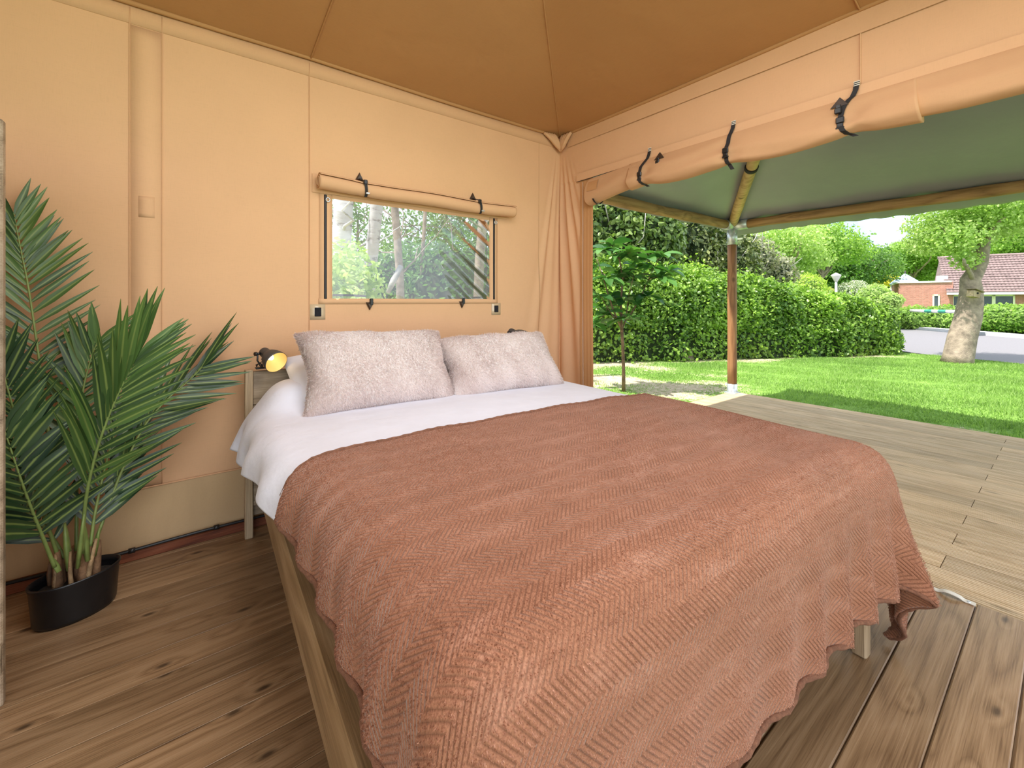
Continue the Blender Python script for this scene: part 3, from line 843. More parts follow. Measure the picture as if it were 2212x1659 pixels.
# ================================================================== CLOTH: the duvet and the blanket are dropped on the mattress
PUFF = 0.09
def sdf_grad(P,box):
    u0,u1,v0,v1,zt,R,crown=box
    # rounded box extending to z=-1 ; local z lowered by crown
    cu=(u0+u1)/2;cv=(v0+v1)/2;hu=(u1-u0)/2-R;hv=(v1-v0)/2-R;hz=.5
    v_=np.clip((P[...,1]-.75)/.8,0,1);off=np.where(P[...,0]<cu,PUFF*(1-v_*v_*(3-2*v_)),0)
    x=P[...,0]+off-cu;y=P[...,1]-cv
    top=zt+crown*(np.clip(1-(x/(hu+R))**2,0,1)*np.clip(1-(y/(hv+R))**2,0,1))**.7
    z=P[...,2]-(top-R-hz)
    q=np.stack([np.abs(x)-hu,np.abs(y)-hv,np.abs(z)-hz],-1)
    qm=np.maximum(q,0);l=np.linalg.norm(qm,axis=-1)
    ins=np.minimum(q.max(-1),0)
    d=l+ins-R
    n=qm/np.maximum(l,1e-9)[...,None]
    # inside core: push along max axis
    am=q.argmax(-1);m=l<1e-9
    e=np.eye(3)[am];n=np.where(m[...,None],e,n)
    n=n*np.sign(np.stack([x,y,z],-1)+1e-12)
    return d,n
def sim(u0,v0,W,L,h,box,steps=420,seed=0,zs=.85,mu=.6,thick=.012,shear=.25,bend=.25,extra=None,damp=.985,init=None):
    rng=np.random.default_rng(seed)
    nu=int(round(W/h))+1;nv=int(round(L/h))+1
    U,Vv=np.meshgrid(u0+np.arange(nu)*h,v0+np.arange(nv)*h,indexing='ij')
    P=np.stack([U,Vv,np.full_like(U,zs)],-1)
    if init is not None: P=init(P)
    P[...,2]+=rng.normal(0,.004,U.shape)
    # low-frequency noise so that folds form
    Pp=P.copy();dt=1/50;g=np.array([0,0,-9.8])
    def solve(A,B,r,k):
        d=B-A;l=np.linalg.norm(d,axis=-1,keepdims=True)+1e-9
        c=.5*k*(l-r)/l*d
        A+=c;B-=c
    def solvec(A,B,r,k): # only resist compression (bending)
        d=B-A;l=np.linalg.norm(d,axis=-1,keepdims=True)+1e-9
        c=.5*k*np.minimum(l-r,0)/l*d
        A+=c;B-=c
    for s in range(steps):
        v=(P-Pp)*damp
        sp=np.linalg.norm(v,axis=-1,keepdims=True);v*=np.minimum(1,.04/np.maximum(sp,1e-9))
        Pp=P.copy();P=P+v+g*dt*dt*(.6 if s<steps*.8 else .5)
        for it in range(10):
            for o in (0,1):
                n=(nu-o)//2*2
                solve(P[o:o+n:2],P[o+1:o+n:2],h,1.) if n>1 else 0
                n=(nv-o)//2*2
                solve(P[:,o:o+n:2],P[:,o+1:o+n:2],h,1.)
            for a in (0,1):
                for b in (0,1):
                    A=P[a:-1:2,b:-1:2];B=P[a+1::2,b+1::2]
                    m=min(A.shape[0],B.shape[0]);k=min(A.shape[1],B.shape[1]);solve(A[:m,:k],B[:m,:k],h*2**.5,shear)
                    A=P[a+1::2,b:-1:2];B=P[a:-1:2,b+1::2]
                    m=min(A.shape[0],B.shape[0]);k=min(A.shape[1],B.shape[1]);solve(A[:m,:k],B[:m,:k],h*2**.5,shear)
            for o in range(4):
                A=P[o::4];B=P[o+2::4];m=min(len(A),len(B));solvec(A[:m],B[:m],2*h,bend)
                A=P[:,o::4];B=P[:,o+2::4];m=min(A.shape[1],B.shape[1]);solvec(A[:,:m],B[:,:m],2*h,bend)
            for bx in (box if isinstance(box,list) else [box]):
                d,n=sdf_grad(P,bx);pen=np.maximum(thick-d,0)
                P=P+n*pen[...,None]
                # friction
                hit=pen>0
                dv=P-Pp;tn=dv-(dv*n).sum(-1,keepdims=True)*n
                tl=np.linalg.norm(tn,axis=-1,keepdims=True)
                f=np.minimum(1,mu*(pen[...,None]*6+.0015)/np.maximum(tl,1e-9))
                P=np.where(hit[...,None],P-tn*f,P)
            P[...,2]=np.maximum(P[...,2],.012)
    return P

P_BLANKET = sim(-.07, 1.10, 2.21, 1.36, .026, (.085, 1.81, .02, 2.09, .695, .10, .025), seed=3, steps=470, thick=.016, shear=.10, bend=.05)
PUFF = 0.10
P_SHEET = sim(-.21, 0.0, 2.2, 1.17, .033, [(.085, 1.80, .03, 2.08, .685, .095, .022), (.16, 1.66, -.02, .36, .80, .13, .01)], seed=5, steps=380, thick=.004, bend=.06, shear=.2)
# ================================================================== BED
TH = math.radians(3.0)
MBED = Matrix.Translation((0.28, 2.56, 0)) @ Matrix.Rotation(-TH, 4, 'Z')
def bw(u, v, z):
    return MBED @ Vector((u, -v, z))
bed = thing('bed_frame', 'low timber double bed frame with planked headboard and broad side rails on the plank floor', 'bed', (0.28, 2.56, 0))
bed.rotation_euler = (0, 0, -TH)
WM[bed.name] = MBED
def bpart(name, boxes, mat, parent=None, c=0.004):
    m = MB()
    for u0, u1, v0, v1, z0, z1 in boxes:
        m.box(u0, u1, -v1, -v0, z0, z1, c=c)
    o = m.build(name, mat, None)
    o.parent = parent or bed
    if parent is None:
        WM[o.name] = MBED
    return o
HW = 1.86
hb = bpart('headboard', [(0.03, HW - 0.03, -0.050, -0.030, 0.10, 0.84)], M_bedx)
for k in range(4):
    z1 = 0.842 - 0.172 * k
    bpart('headboard_plank', [(0.036, HW - 0.036, -0.030, -0.004 - 0.002 * (k % 2), z1 - 0.169, z1)], M_bedx, hb)
for u in (0.0, HW - 0.036):
    bpart('post', [(u, u + 0.036, -0.058, 0.004, 0.0, 0.852)], M_bedz)
for u in (0.058, 1.735):
    bpart('side_rail', [(u, u + 0.052, 0.0, 2.07, 0.232, 0.405)], M_bedy)
bpart('foot_rail', [(0.11, 1.735, 2.0, 2.045, 0.21, 0.40)], M_bedx)
for u in (0.12, 1.70):
    bpart('slat_ledger', [(u, u + 0.03, 0.02, 1.99, 0.29, 0.35)], M_bedy)
for k in range(13):
    bpart('slat', [(0.115, 1.73, 0.10 + 0.145 * k, 0.17 + 0.145 * k, 0.352, 0.372)], M_bedx, c=0.002)
for u, v in ((0.115, 1.96), (1.655, 2.045), (0.115, 0.03), (1.655, 0.03)):
    bpart('leg', [(u, u + 0.045, v - 0.045, v, 0.0, 0.40)], M_bedz, c=0.006)
bpart('under_stretcher', [(0.13, 1.70, 1.90, 1.96, 0.05, 0.15)], M_bedx)

def rounded_box(u0, u1, v0, v1, z0, z1, r, nseg=5):
    m = bpy.data.meshes.new('mattress')
    import bmesh
    b = bmesh.new()
    bmesh.ops.create_cube(b, size=1.0)
    for v in b.verts:
        v.co = Vector((u0 + (v.co.x + .5) * (u1 - u0), -(v0 + (v.co.y + .5) * (v1 - v0)), z0 + (v.co.z + .5) * (z1 - z0)))
    bmesh.ops.recalc_face_normals(b, faces=list(b.faces))
    bmesh.ops.bevel(b, geom=list(b.edges), offset=r, segments=nseg, profile=0.5, affect='EDGES')
    bmesh.ops.recalc_face_normals(b, faces=list(b.faces))
    for f in b.faces: f.smooth = True
    for v in b.verts: v.co = MBED @ v.co
    b.to_mesh(m); b.free()
    return m
mm = rounded_box(0.17, 1.70, 0.03, 1.97, 0.374, 0.63, 0.07)
mm.materials.append(plain('mattress ticking', (0.42, 0.40, 0.37), 0.8))
mo = bpy.data.objects.new('mattress', mm); link(mo)
tag(mo, 'thick mattress on the bed slats, hidden under the white duvet and brown blanket', 'mattress')

def cloth_from(data, h, name, mat, sub, thick, label, cat, u0, v0, smooth_passes=0, waves=(), rise=0.0, lumpy=0.0):
    P = data
    nu, nv = P.shape[:2]
    if rise:
        # the hem rises toward the foot: the overhang is shorter there
        ie = 0.32 / h
        vv = v0 + np.arange(nv) * h
        fsc = 1 - rise * smooth01(vv, 0.15, 1.0)
        Q = P.copy()
        for j in range(nv):
            for i in range(int(ie) + 1):
                x_ = ie - (ie - i) * fsc[j]; a = int(x_); f_ = x_ - a
                Q[i, j] = P[a, j] * (1 - f_) + P[min(a + 1, nu - 1), j] * f_
        P = Q
    P = P.copy()
    if lumpy:
        U1, V1 = np.meshgrid(np.arange(nu) * h + u0, np.arange(nv) * h + v0, indexing='ij')
        top_ = smooth01(P[..., 2], 0.60, 0.70)
        P[..., 2] += lumpy * top_ * (wob(U1 * 1.6, V1 * 0.8, 4, 3.5) + 0.7 * np.sin((U1 * 0.9 + V1 * 1.3) * 9 + 2 * wob(U1, V1, 2, 2.0)) * smooth01(V1, 1.3, 1.9) * smooth01(1.5 - U1, 0, 0.7))
    if waves:
        # the free edges hang in soft pleats
        U0, V0 = np.meshgrid(np.arange(nu) * h + u0, np.arange(nv) * h + v0, indexing='ij')
        P = P.copy()
        for (edge, amp, wl, ph_) in waves:
            if edge == 'foot':
                k = smooth01(V0, 2.10, v0 + (nv - 1) * h) ; a_ = amp * k * (0.25 + 0.75 * smooth01(U0, 0.75, 1.55)) * (1 - smooth01(U0, 1.72, 1.95))
                s_ = np.sin(2 * PI * U0 / wl + ph_ + 0.8 * np.sin(U0 * 5))
                P[..., 1] += a_ * (s_ + 0.35)
                P[..., 0] += a_ * 0.5 * np.cos(2 * PI * U0 / wl + ph_)
                P[..., 2] -= 0.3 * a_ * s_
            elif edge == 'side':
                k = 1 - smooth01(U0, u0, u0 + 0.19); a_ = amp * k
                s_ = np.sin(2 * PI * V0 / wl + ph_ + 0.9 * np.sin(V0 * 4))
                P[..., 0] -= a_ * (s_ + 0.35)
                P[..., 2] += 0.5 * a_ * s_
    for _ in range(smooth_passes):
        Q = P.copy()
        Q[1:-1] = 0.5 * P[1:-1] + 0.25 * (P[:-2] + P[2:])
        P = Q.copy()
        Q[:, 1:-1] = 0.5 * P[:, 1:-1] + 0.25 * (P[:, :-2] + P[:, 2:])
        P = Q
    Wd = np.stack([0.28 + P[..., 0] * math.cos(TH) - P[..., 1] * math.sin(TH), 2.56 - P[..., 0] * math.sin(TH) - P[..., 1] * math.cos(TH), P[..., 2]], -1)
    U, Vv = np.meshgrid(u0 + np.arange(nu) * h, v0 + np.arange(nv) * h, indexing='ij')
    uv = np.stack([U, Vv], -1).reshape(-1, 2)
    o = npmesh(name, Wd, gridfaces(nu, nv)[:, ::-1], mat, smooth=True, uv=uv)
    m = o.modifiers.new('sub', 'SUBSURF'); m.levels = sub; m.render_levels = sub
    m = o.modifiers.new('thick', 'SOLIDIFY'); m.thickness = thick; m.offset = -1 if thick > 0.008 else 0
    tag(o, label, cat)
    return o, Wd
duvet, PD = cloth_from(P_SHEET, 0.033, 'duvet', M_sheet, 2, 0.006, 'white cotton duvet over the head half of the bed, draping down its side', 'duvet', -0.21, 0.0, 1, (('side', 0.022, 0.31, 0.5),), rise=0.42, lumpy=0.004)
blanket, PB_ = cloth_from(P_BLANKET, 0.026, 'blanket', M_blanket, 2, 0.010, 'rosy brown plush blanket with herringbone ribs draped over the foot of the bed', 'blanket', -0.07, 1.1, 1, (('foot', 0.034, 0.175, 0.4), ('side', 0.018, 0.19, 1.0)), lumpy=0.007)
hem = MB()
ring = [PB_[i, 0] for i in range(0, PB_.shape[0])] + [PB_[-1, j] for j in range(1, PB_.shape[1])] + [PB_[i, -1] for i in range(PB_.shape[0] - 2, -1, -1)] + [PB_[0, j] for j in range(PB_.shape[1] - 2, -1, -1)]
ring = np.array(ring)
for _ in range(2):
    ring = 0.5 * ring + 0.25 * (np.roll(ring, 1, 0) + np.roll(ring, -1, 0))
ringf = np.array([ring[i] * (1 - t) + ring[(i + 1) % len(ring)] * t for i in range(len(ring)) for t in (0, .5)])
hem.tube([Vector(p) for p in ringf] + [Vector(ringf[0])], [0.0068 + 0.0012 * math.sin(i * 1.9) for i in range(len(ringf) + 1)], 8, caps=False)
hemo = hem.build('rolled_hem', M_hem, blanket)

# short plush pile, brushed in patches, thinner in the grooves of the herringbone
def plush(n, Wd, h, u0, v0, seed):
    rg = np.random.default_rng(seed)
    nu, nv = Wd.shape[:2]
    i = rg.uniform(0, nu - 1.001, n); j = rg.uniform(0, nv - 1.001, n)
    U = u0 + i * h; Vv = v0 + j * h
    pp = lambda x, s: np.abs((x + s) % (2 * s) - s)
    rib = pp((U + pp(Vv, 0.043)) / 0.0128, 0.5) * 2
    keep = rg.random(n) < 0.03 + 0.97 * smooth01(rib, 0.25, 0.5)
    i, j, U, Vv, rib = i[keep], j[keep], U[keep], Vv[keep], rib[keep]; n = len(i)
    a, b = i.astype(int), j.astype(int); fi, fj = (i - a)[:, None], (j - b)[:, None]
    p00, p10, p01, p11 = Wd[a, b], Wd[a + 1, b], Wd[a, b + 1], Wd[a + 1, b + 1]
    B = (p00 * (1 - fi) + p10 * fi) * (1 - fj) + (p01 * (1 - fi) + p11 * fi) * fj
    du = p10 - p00; dv = p01 - p00
    nn = -np.cross(du, dv); nn /= np.linalg.norm(nn, axis=1, keepdims=True) + 1e-9
    du /= np.linalg.norm(du, axis=1, keepdims=True) + 1e-9; dv /= np.linalg.norm(dv, axis=1, keepdims=True) + 1e-9
    ang = 1.3 + 0.9 * wob(U, Vv * 1.6, 3, 2.6) + 0.4 * wob(U, Vv, 6, 5.0)
    lay = 0.55 + 0.3 * wob(U, Vv, 9, 3.0)
    d = nn * 0.65 + (du * np.cos(ang)[:, None] + dv * np.sin(ang)[:, None]) * lay[:, None] + rg.normal(0, 0.20, (n, 3))
    d /= np.linalg.norm(d, axis=1, keepdims=True)
    s = np.cross(d, nn); s /= np.linalg.norm(s, axis=1, keepdims=True) + 1e-9
    ln = (rg.uniform(0.0022, 0.0042, n) * (0.4 + 0.6 * rib))[:, None]
    V = np.stack([B - s * 0.0013 - nn * 0.001, B + s * 0.0013 - nn * 0.001, B + d * ln], 1).reshape(-1, 3)
    t = np.repeat(np.clip(0.12 + 0.48 * rib + 0.14 * wob(U, Vv * 2, 2, 3.0) + rg.normal(0, 0.16, n), 0, 1), 3)
    return npmesh('plush_pile', V, np.arange(3 * n).reshape(-1, 3), M_pile, blanket, tint=t, kind='stuff')
plush(420000, PB_, 0.026, -0.07, 1.1, 9)

# ------------------------------------------------------------------ pillows
def pillow(name, w, h, th, M, mat, label, cat, group=None, tuft=0.0, nu=70, nv=44, seed=0, pinch=0.05, fur=0):
    s = np.linspace(-1, 1, nu); t = np.linspace(-1, 1, nv)
    s = np.sign(s) * (1 - (1 - np.abs(s)) ** 1.5); t = np.sign(t) * (1 - (1 - np.abs(t)) ** 1.5)
    S, T = np.meshgrid(s, t, indexing='ij')
    X = S * w / 2 * (1 - pinch * (1 - T ** 2) * 0 - pinch * (1 - np.abs(T)) * np.abs(S) ** 3)
    Y = T * h / 2 * (1 - pinch * (1 - np.abs(S)) * np.abs(T) ** 3)
    D = th / 2 * np.clip((1 - S ** 4), 0, 1) ** 0.55 * np.clip((1 - T ** 4), 0, 1) ** 0.55
    Vs = []
    for sg in (1, -1):
        Zz = sg * D
        Zz = Zz + (wob(X * 3, Y * 3, sg + seed, 2.0) * 0.010) * (D / (th / 2))
        P = np.stack([X, Y, Zz], -1)
        if tuft:
            n1 = wob(X * 1.0, Y * 0.8, seed + sg * 3, 9.0) + 0.7 * wob(X, Y * 0.6, seed + 5 + sg, 22.0) + 0.45 * wob(X, Y * 0.5, seed + 8, 48.0) + NR.normal(0, 0.3, X.shape)
            P[..., 2] += sg * n1 * tuft * (0.35 + 0.65 * D / (th / 2))
            edge = smooth01(np.maximum(np.abs(S), np.abs(T)), 0.93, 1.0)
            rough = NR.normal(0, tuft * 0.55, X.shape)
            P[..., 0] += np.sign(S) * rough * edge * (np.abs(S) > np.abs(T)); P[..., 1] += np.sign(T) * rough * edge * (np.abs(T) >= np.abs(S))
        Vs.append(P)
    # weld the rim
    rim = (np.abs(S) > 0.999) | (np.abs(T) > 0.999)
    Vs[1][rim] = Vs[0][rim]
    V = np.concatenate([Vs[0].reshape(-1, 3), Vs[1].reshape(-1, 3)])
    F = gridfaces(nu, nv)
    F = np.concatenate([F, F[:, ::-1] + nu * nv])
    Mn = np.array(M)
    V = V @ Mn[:3, :3].T + Mn[:3, 3]
    o = npmesh(name, V, F, mat, smooth=True)
    tag(o, label, cat, group)
    if fur:
        # short strands combed downwards, in clumps
        rgf = np.random.default_rng(seed + 50)
        Q = Vs[0].reshape(nu, nv, 3)
        i = rgf.uniform(1, nu - 2, fur); j = rgf.uniform(1, nv - 2, fur)
        edge_ = rgf.random(fur) < 0.22
        side_ = rgf.integers(0, 4, fur)
        i = np.where(edge_ & (side_ == 0), rgf.uniform(0, 6, fur), i); i = np.where(edge_ & (side_ == 1), nu - 2 - rgf.uniform(0, 6, fur), i)
        j = np.where(edge_ & (side_ == 2), rgf.uniform(0, 6, fur), j); j = np.where(edge_ & (side_ == 3), nv - 2 - rgf.uniform(0, 6, fur), j)
        ii, jj = i.astype(int), j.astype(int)
        fi, fj = (i - ii)[:, None], (j - jj)[:, None]
        B = (Q[ii, jj] * (1 - fi) + Q[ii + 1, jj] * fi) * (1 - fj) + (Q[ii, jj + 1] * (1 - fi) + Q[ii + 1, jj + 1] * fi) * fj
        du = Q[np.minimum(ii + 3, nu - 1), jj] - Q[np.maximum(ii - 3, 0), jj]; dv = Q[ii, np.minimum(jj + 3, nv - 1)] - Q[ii, np.maximum(jj - 3, 0)]
        nn = np.cross(du, dv); nn /= np.linalg.norm(nn, axis=1, keepdims=True) + 1e-9
        cl = np.stack([wob(B[:, 0], B[:, 1], seed, 11.0), -0.9 + 0.8 * wob(B[:, 0], B[:, 1], seed + 3, 9.0), 0 * i], -1)
        d_ = cl + nn * 0.34 + rgf.normal(0, 0.35, (fur, 3))
        d_ /= np.linalg.norm(d_, axis=1, keepdims=True)
        ln_ = rgf.uniform(0.008, 0.016, fur)[:, None]
        sd = np.cross(d_, nn + 1e-6); sd /= np.linalg.norm(sd, axis=1, keepdims=True) + 1e-9
        wd = 0.0016
        T3 = np.stack([B - sd * wd, B + sd * wd, B + d_ * ln_], 1).reshape(-1, 3)
        T3 = T3 @ Mn[:3, :3].T + Mn[:3, 3]
        tint = np.repeat(np.clip(0.5 + 0.35 * wob(B[:, 0], B[:, 1], seed + 7, 10.0) + rgf.normal(0, 0.22, fur), 0, 1), 3)
        npmesh('fur', T3, np.arange(3 * fur).reshape(-1, 3), M_hair, o, tint=tint, kind='stuff')
    return o
def frame_bed(u, v, z, lean, yaw=0.0, roll=0.0):
    """pillow frame: x across the bed, y up the pillow, z out of its face toward the foot"""
    return MBED @ Matrix.Translation((u, -v, z)) @ Matrix.Rotation(yaw, 4, 'Z') @ Matrix.Rotation(PI / 2 - lean, 4, 'X') @ Matrix.Rotation(roll, 4, 'Z')
pillow('white_pillow', 0.70, 0.46, 0.15, frame_bed(0.52, 0.17, 0.80, math.radians(66)), M_sheet, 'white pillow whose corner shows behind the fur cushion next to the lit reading lamp', 'pillow', nu=40, nv=30)
pillow('white_pillow', 0.70, 0.46, 0.15, frame_bed(1.30, 0.17, 0.80, math.radians(66)), M_sheet, 'white pillow behind the fur cushion nearest the garden', 'pillow', nu=40, nv=30)
pillow('fur_cushion', 0.75, 0.455, 0.25, frame_bed(0.565, 0.37, 0.850, math.radians(37), 0.02, -0.03), M_fur, 'pale pink faux fur cushion leaning on the bed on the palm side', 'cushion', 'fur cushions at the head of the bed', 0.0055, 190, 120, 1, 0.12, 60000)
pillow('fur_cushion', 0.75, 0.40, 0.25, frame_bed(1.265, 0.42, 0.828, math.radians(38), -0.05, 0.02), M_fur, 'pale pink faux fur cushion leaning on the bed nearest the garden, overlapping its twin', 'cushion', 'fur cushions at the head of the bed', 0.0055, 190, 120, 4, 0.12, 60000)

# ------------------------------------------------------------------ reading lamps on the headboard
def reading_lamp(base, label, axis, lit, lift=0.0):
    t = thing('reading_lamp', label, 'lamp', base, 'reading lamps on the headboard')
    base = Vector(base)
    ax = Vector(axis).normalized()
    q = ax.to_track_quat('Z', 'Y').to_matrix().to_4x4()
    c0 = base + Vector((0.026, -0.022, 0.092 + lift))         # back of the shade
    M = Matrix.Translation(c0) @ q
    prof = [(0.0, -0.004), (0.014, -0.003), (0.022, 0.004), (0.0255, 0.014), (0.026, 0.040), (0.030, 0.048), (0.040, 0.062), (0.049, 0.084), (0.0545, 0.112), (0.0555, 0.126)]
    inner = [(0.0535, 0.126), (0.052, 0.112), (0.046, 0.084), (0.037, 0.062), (0.02, 0.05), (0.0, 0.048)]
    sh = MB().lathe(prof + [(0.0535, 0.1265)], M, 40).build('shade', M_lampm, t)
    MB().lathe(inner, M, 40).build('reflector', M_reflect, sh)
    MB().lathe([(0.0, 0.050), (0.011, 0.052), (0.0145, 0.064), (0.0145, 0.074), (0.010, 0.084), (0.0, 0.087)], M, 16).build('bulb', M_bulb if lit else M_whitestrap, sh)
    bx = ax.cross(Vector((0, 0, 1))).normalized()
    side = -bx if bx.x > 0 else bx
    pv = M @ Vector((0, 0, 0.022)) + side * 0.034
    br = MB()
    br.tube([pv - side * 0.010, pv + side * 0.012], 0.0065, 10)
    br.tube([pv + side * 0.004, pv + side * 0.006 + Vector((0, 0, -0.035)), pv + Vector((0.004, 0, -0.050)), pv - side * 0.016 + Vector((0, 0, -0.056)), pv - side * 0.020 + Vector((0, 0, -0.066)), Vector((pv.x - side.x * 0.02, base.y, base.z + 0.008))], 0.0042, 8)
    br.build('bracket', M_black, t)
    kn = MB(); kn.tube([pv + side * 0.010, pv + side * 0.020], 0.010, 10); kn.build('tilt_knob', M_black, t)
    bs = MB(); bs.box(base.x - 0.006, base.x + 0.072, base.y - 0.022, base.y + 0.016, base.z, base.z + 0.009, c=0.003); bs.build('clamp_base', M_black, t)
    cd = MB(); cd.tube([base + Vector((0.0 + 0.055 * f, -0.008 + 0.010 * math.sin(f * 9), 0.012 + 0.012 * abs(math.sin(f * 10)))) for f in np.linspace(0, 1, 26)] , 0.0026, 6)
    cd.tube([base + Vector((0.0, -0.01, 0.014)), base + Vector((-0.004, -0.012, 0.022)), base + Vector((0.012, -0.014, 0.030)), base + Vector((0.026, -0.012, 0.038)), base + Vector((0.022, -0.008, 0.050))], 0.0026, 6)
    cd.build('flex', M_black, t)
    if lit:
        light('bulb_glow', 'POINT', M @ Vector((0, 0, 0.105)), 0.035, (1.0, 0.74, 0.40), 0.02)
    return t
ax_l = (0.358, -0.845, -0.40)
reading_lamp(bw(0.052, -0.022, 0.853), 'lit charcoal reading lamp clamped to the headboard end next to the palm', ax_l, True)
reading_lamp(bw(1.585, -0.022, 0.853), 'charcoal reading lamp on the headboard, only its top showing behind the fur cushion', ax_l, True, 0.045)

# ================================================================== POTTED PALM
palm = thing('potted_palm', 'tall green palm with long feathery fronds in an oval black pot by the canvas wall', 'plant', (-0.30, 2.36, 0))
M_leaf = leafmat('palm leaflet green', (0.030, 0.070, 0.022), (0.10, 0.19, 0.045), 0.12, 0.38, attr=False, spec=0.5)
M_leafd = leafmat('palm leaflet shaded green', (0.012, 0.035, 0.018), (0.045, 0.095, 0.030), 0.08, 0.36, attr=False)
M_rachis = plain('palm midrib', (0.20, 0.27, 0.075), 0.4, 0.2, 25)
M_vein = plain('palm leaflet vein', (0.30, 0.38, 0.12), 0.45, 0.15, 25)
M_sheath = plain('dry palm sheath', (0.22, 0.12, 0.06), 0.85, 0.55, 14, 0.6)
M_sheathl = plain('cut palm stalk', (0.42, 0.27, 0.14), 0.85, 0.4, 20, 0.6)
prof = [(0.092, 0.0), (0.104, 0.002), (0.110, 0.015), (0.118, 0.140), (0.122, 0.152), (0.122, 0.158), (0.116, 0.158), (0.113, 0.14), (0.110, 0.115), (0.0, 0.115)]
PM = Matrix.Translation((-0.30, 2.36, 0)) @ Matrix.Rotation(math.radians(20), 4, 'Z')
MB().lathe([(0.0, 0.0)] + prof[:-2], PM, 48, sx=1.08, sy=0.72).build('pot', M_pot, palm)
MB().lathe([(0.0, 0.122), (0.06, 0.125), (0.110, 0.120)], PM, 32, sx=1.06, sy=0.70).build('potting_soil', plain('dark soil', (0.03, 0.022, 0.016), 0.95, 0.4, 60, 0.6), palm)
def blade(base, d, nrm, length, width, droop, n=8, fold=0.28, twist=0.0):
    d = d.normalized()
    nrm = (nrm - d * nrm.dot(d)).normalized()
    V = []; p = base.copy(); cur = d.copy()
    st = length / (n - 1)
    for i in range(n):
        t = i / (n - 1)
        w = width * (min(1, 0.34 + 2.6 * t) if t < 0.25 else 1.0) * (1 - max(0, (t - 0.30) / 0.70) ** 1.7) * 0.5 + 0.0007
        s = cur.cross(nrm).normalized()
        if twist: s = (Matrix.Rotation(twist * t, 3, cur) @ s)
        nn = s.cross(cur).normalized()
        V += [p - s * w + nn * w * fold, p.copy(), p + s * w + nn * w * fold]
        cur = (cur + Vector((0, 0, -1)) * droop * st * (0.4 + 1.2 * t)).normalized()
        p = p + cur * st
    F = []
    for i in range(n - 1):
        a = 3 * i
        F += [(a, a + 1, a + 4, a + 3), (a + 1, a + 2, a + 5, a + 4)]
    return V, F
CAMP = Vector((0, 0, CAM_H))
n_leaf = [0]
def cr(pts, t):
    """Catmull-Rom through pts"""
    n = len(pts) - 1
    x = min(max(t * n, 0), n - 1e-6); i = int(x); f = x - i
    p0 = pts[max(i - 1, 0)]; p1 = pts[i]; p2 = pts[i + 1]; p3 = pts[min(i + 2, n)]
    return 0.5 * ((2 * p1) + (p2 - p0) * f + (2 * p0 - 5 * p1 + 4 * p2 - p3) * f * f + (3 * p1 - p0 - 3 * p2 + p3) * f ** 3)
def frond(px, t0, n, right, left, mat, toward=0.0, seed=1, r0=0.0065, wk=1.0):
    """px: (x, y, depth) along the midrib; right/left: (angle at base, angle at tip, length base, mid, tip, lift, droop)"""
    rg = R
    pts = [atd(a, b, c) for a, b, c in px]
    fine = [cr(pts, t) for t in np.linspace(0, 1, 26)]
    st = MB().tube(fine, [r0 * (1 - 0.72 * i / 25) for i in range(26)], 8).build('frond', M_rachis, palm)
    for i in range(n):
        t = t0 + (1 - t0) * (i + 0.5) / n
        p = cr(pts, t); T = (cr(pts, min(1, t + 0.02)) - cr(pts, t - 0.02)).normalized()
        view = (p - CAMP).normalized()
        side = T.cross(view)                       # across the frond as seen
        side.normalize()
        side = (side + view * toward).normalized()
        nrm = side.cross(T).normalized()
        if nrm.dot(view) > 0: nrm = -nrm
        f = (t - t0) / (1 - t0)
        for sg, spec in ((1, right), (-1, left)):
            if spec is None: continue
            a0, a1, l0, l1, l2, lift, droop = spec
            a = math.radians(a0 + (a1 - a0) * f + rg.uniform(-5, 5))
            ln = (l0 + (l1 - l0) * f * 2 if f < 0.5 else l1 + (l2 - l1) * (f - 0.5) * 2) * rg.uniform(0.9, 1.08)
            d = T * math.cos(a) + side * sg * math.sin(a) + nrm * (lift + rg.uniform(-0.08, 0.08))
            V, F = blade(p + side * sg * r0 * 0.5, d, nrm, ln, wk * rg.uniform(0.024, 0.032), droop * rg.uniform(0.6, 1.4), twist=rg.uniform(-0.5, 0.5))
            m = MB(); m.add(V, F, True)
            o = m.build('leaflet', mat, st, tint=[0.0, 1.0, 0.0] * (len(V) // 3))
            n_leaf[0] += 1
frond([(150, 1190, 1.70), (120, 1030, 1.73), (97, 880, 1.75), (82, 760, 1.76), (61, 620, 1.765), (46, 545, 1.765), (29, 460, 1.76)], 0.30, 27, (52, 14, .36, .37, .23, 0.06, 0.25), (70, 25, .22, .24, .18, 0.05, 0.2), M_leaf, wk=0.9)
frond([(178, 1195, 1.64), (184, 1090, 1.62), (204, 990, 1.60), (234, 900, 1.59), (262, 836, 1.59), (284, 792, 1.60), (298, 765, 1.61)], 0.22, 19, (20, 10, .36, .38, .24, 0.20, 1.5), (50, 22, .22, .27, .18, 0.10, 0.5), M_leaf, 0.1)
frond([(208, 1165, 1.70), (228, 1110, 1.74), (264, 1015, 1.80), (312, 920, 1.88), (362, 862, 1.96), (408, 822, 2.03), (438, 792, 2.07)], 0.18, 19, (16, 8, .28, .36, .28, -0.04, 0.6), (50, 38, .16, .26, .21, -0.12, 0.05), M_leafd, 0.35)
frond([(118, 1225, 1.60), (94, 1165, 1.57), (72, 1110, 1.54), (50, 1050, 1.51), (28, 985, 1.49), (8, 925, 1.47)], 0.22, 13, (40, 25, .30, .33, .24, 0.30, 1.0), (70, 35, .22, .22, .2, 0.0, 1.2), M_leafd, 0.1, wk=1.35)
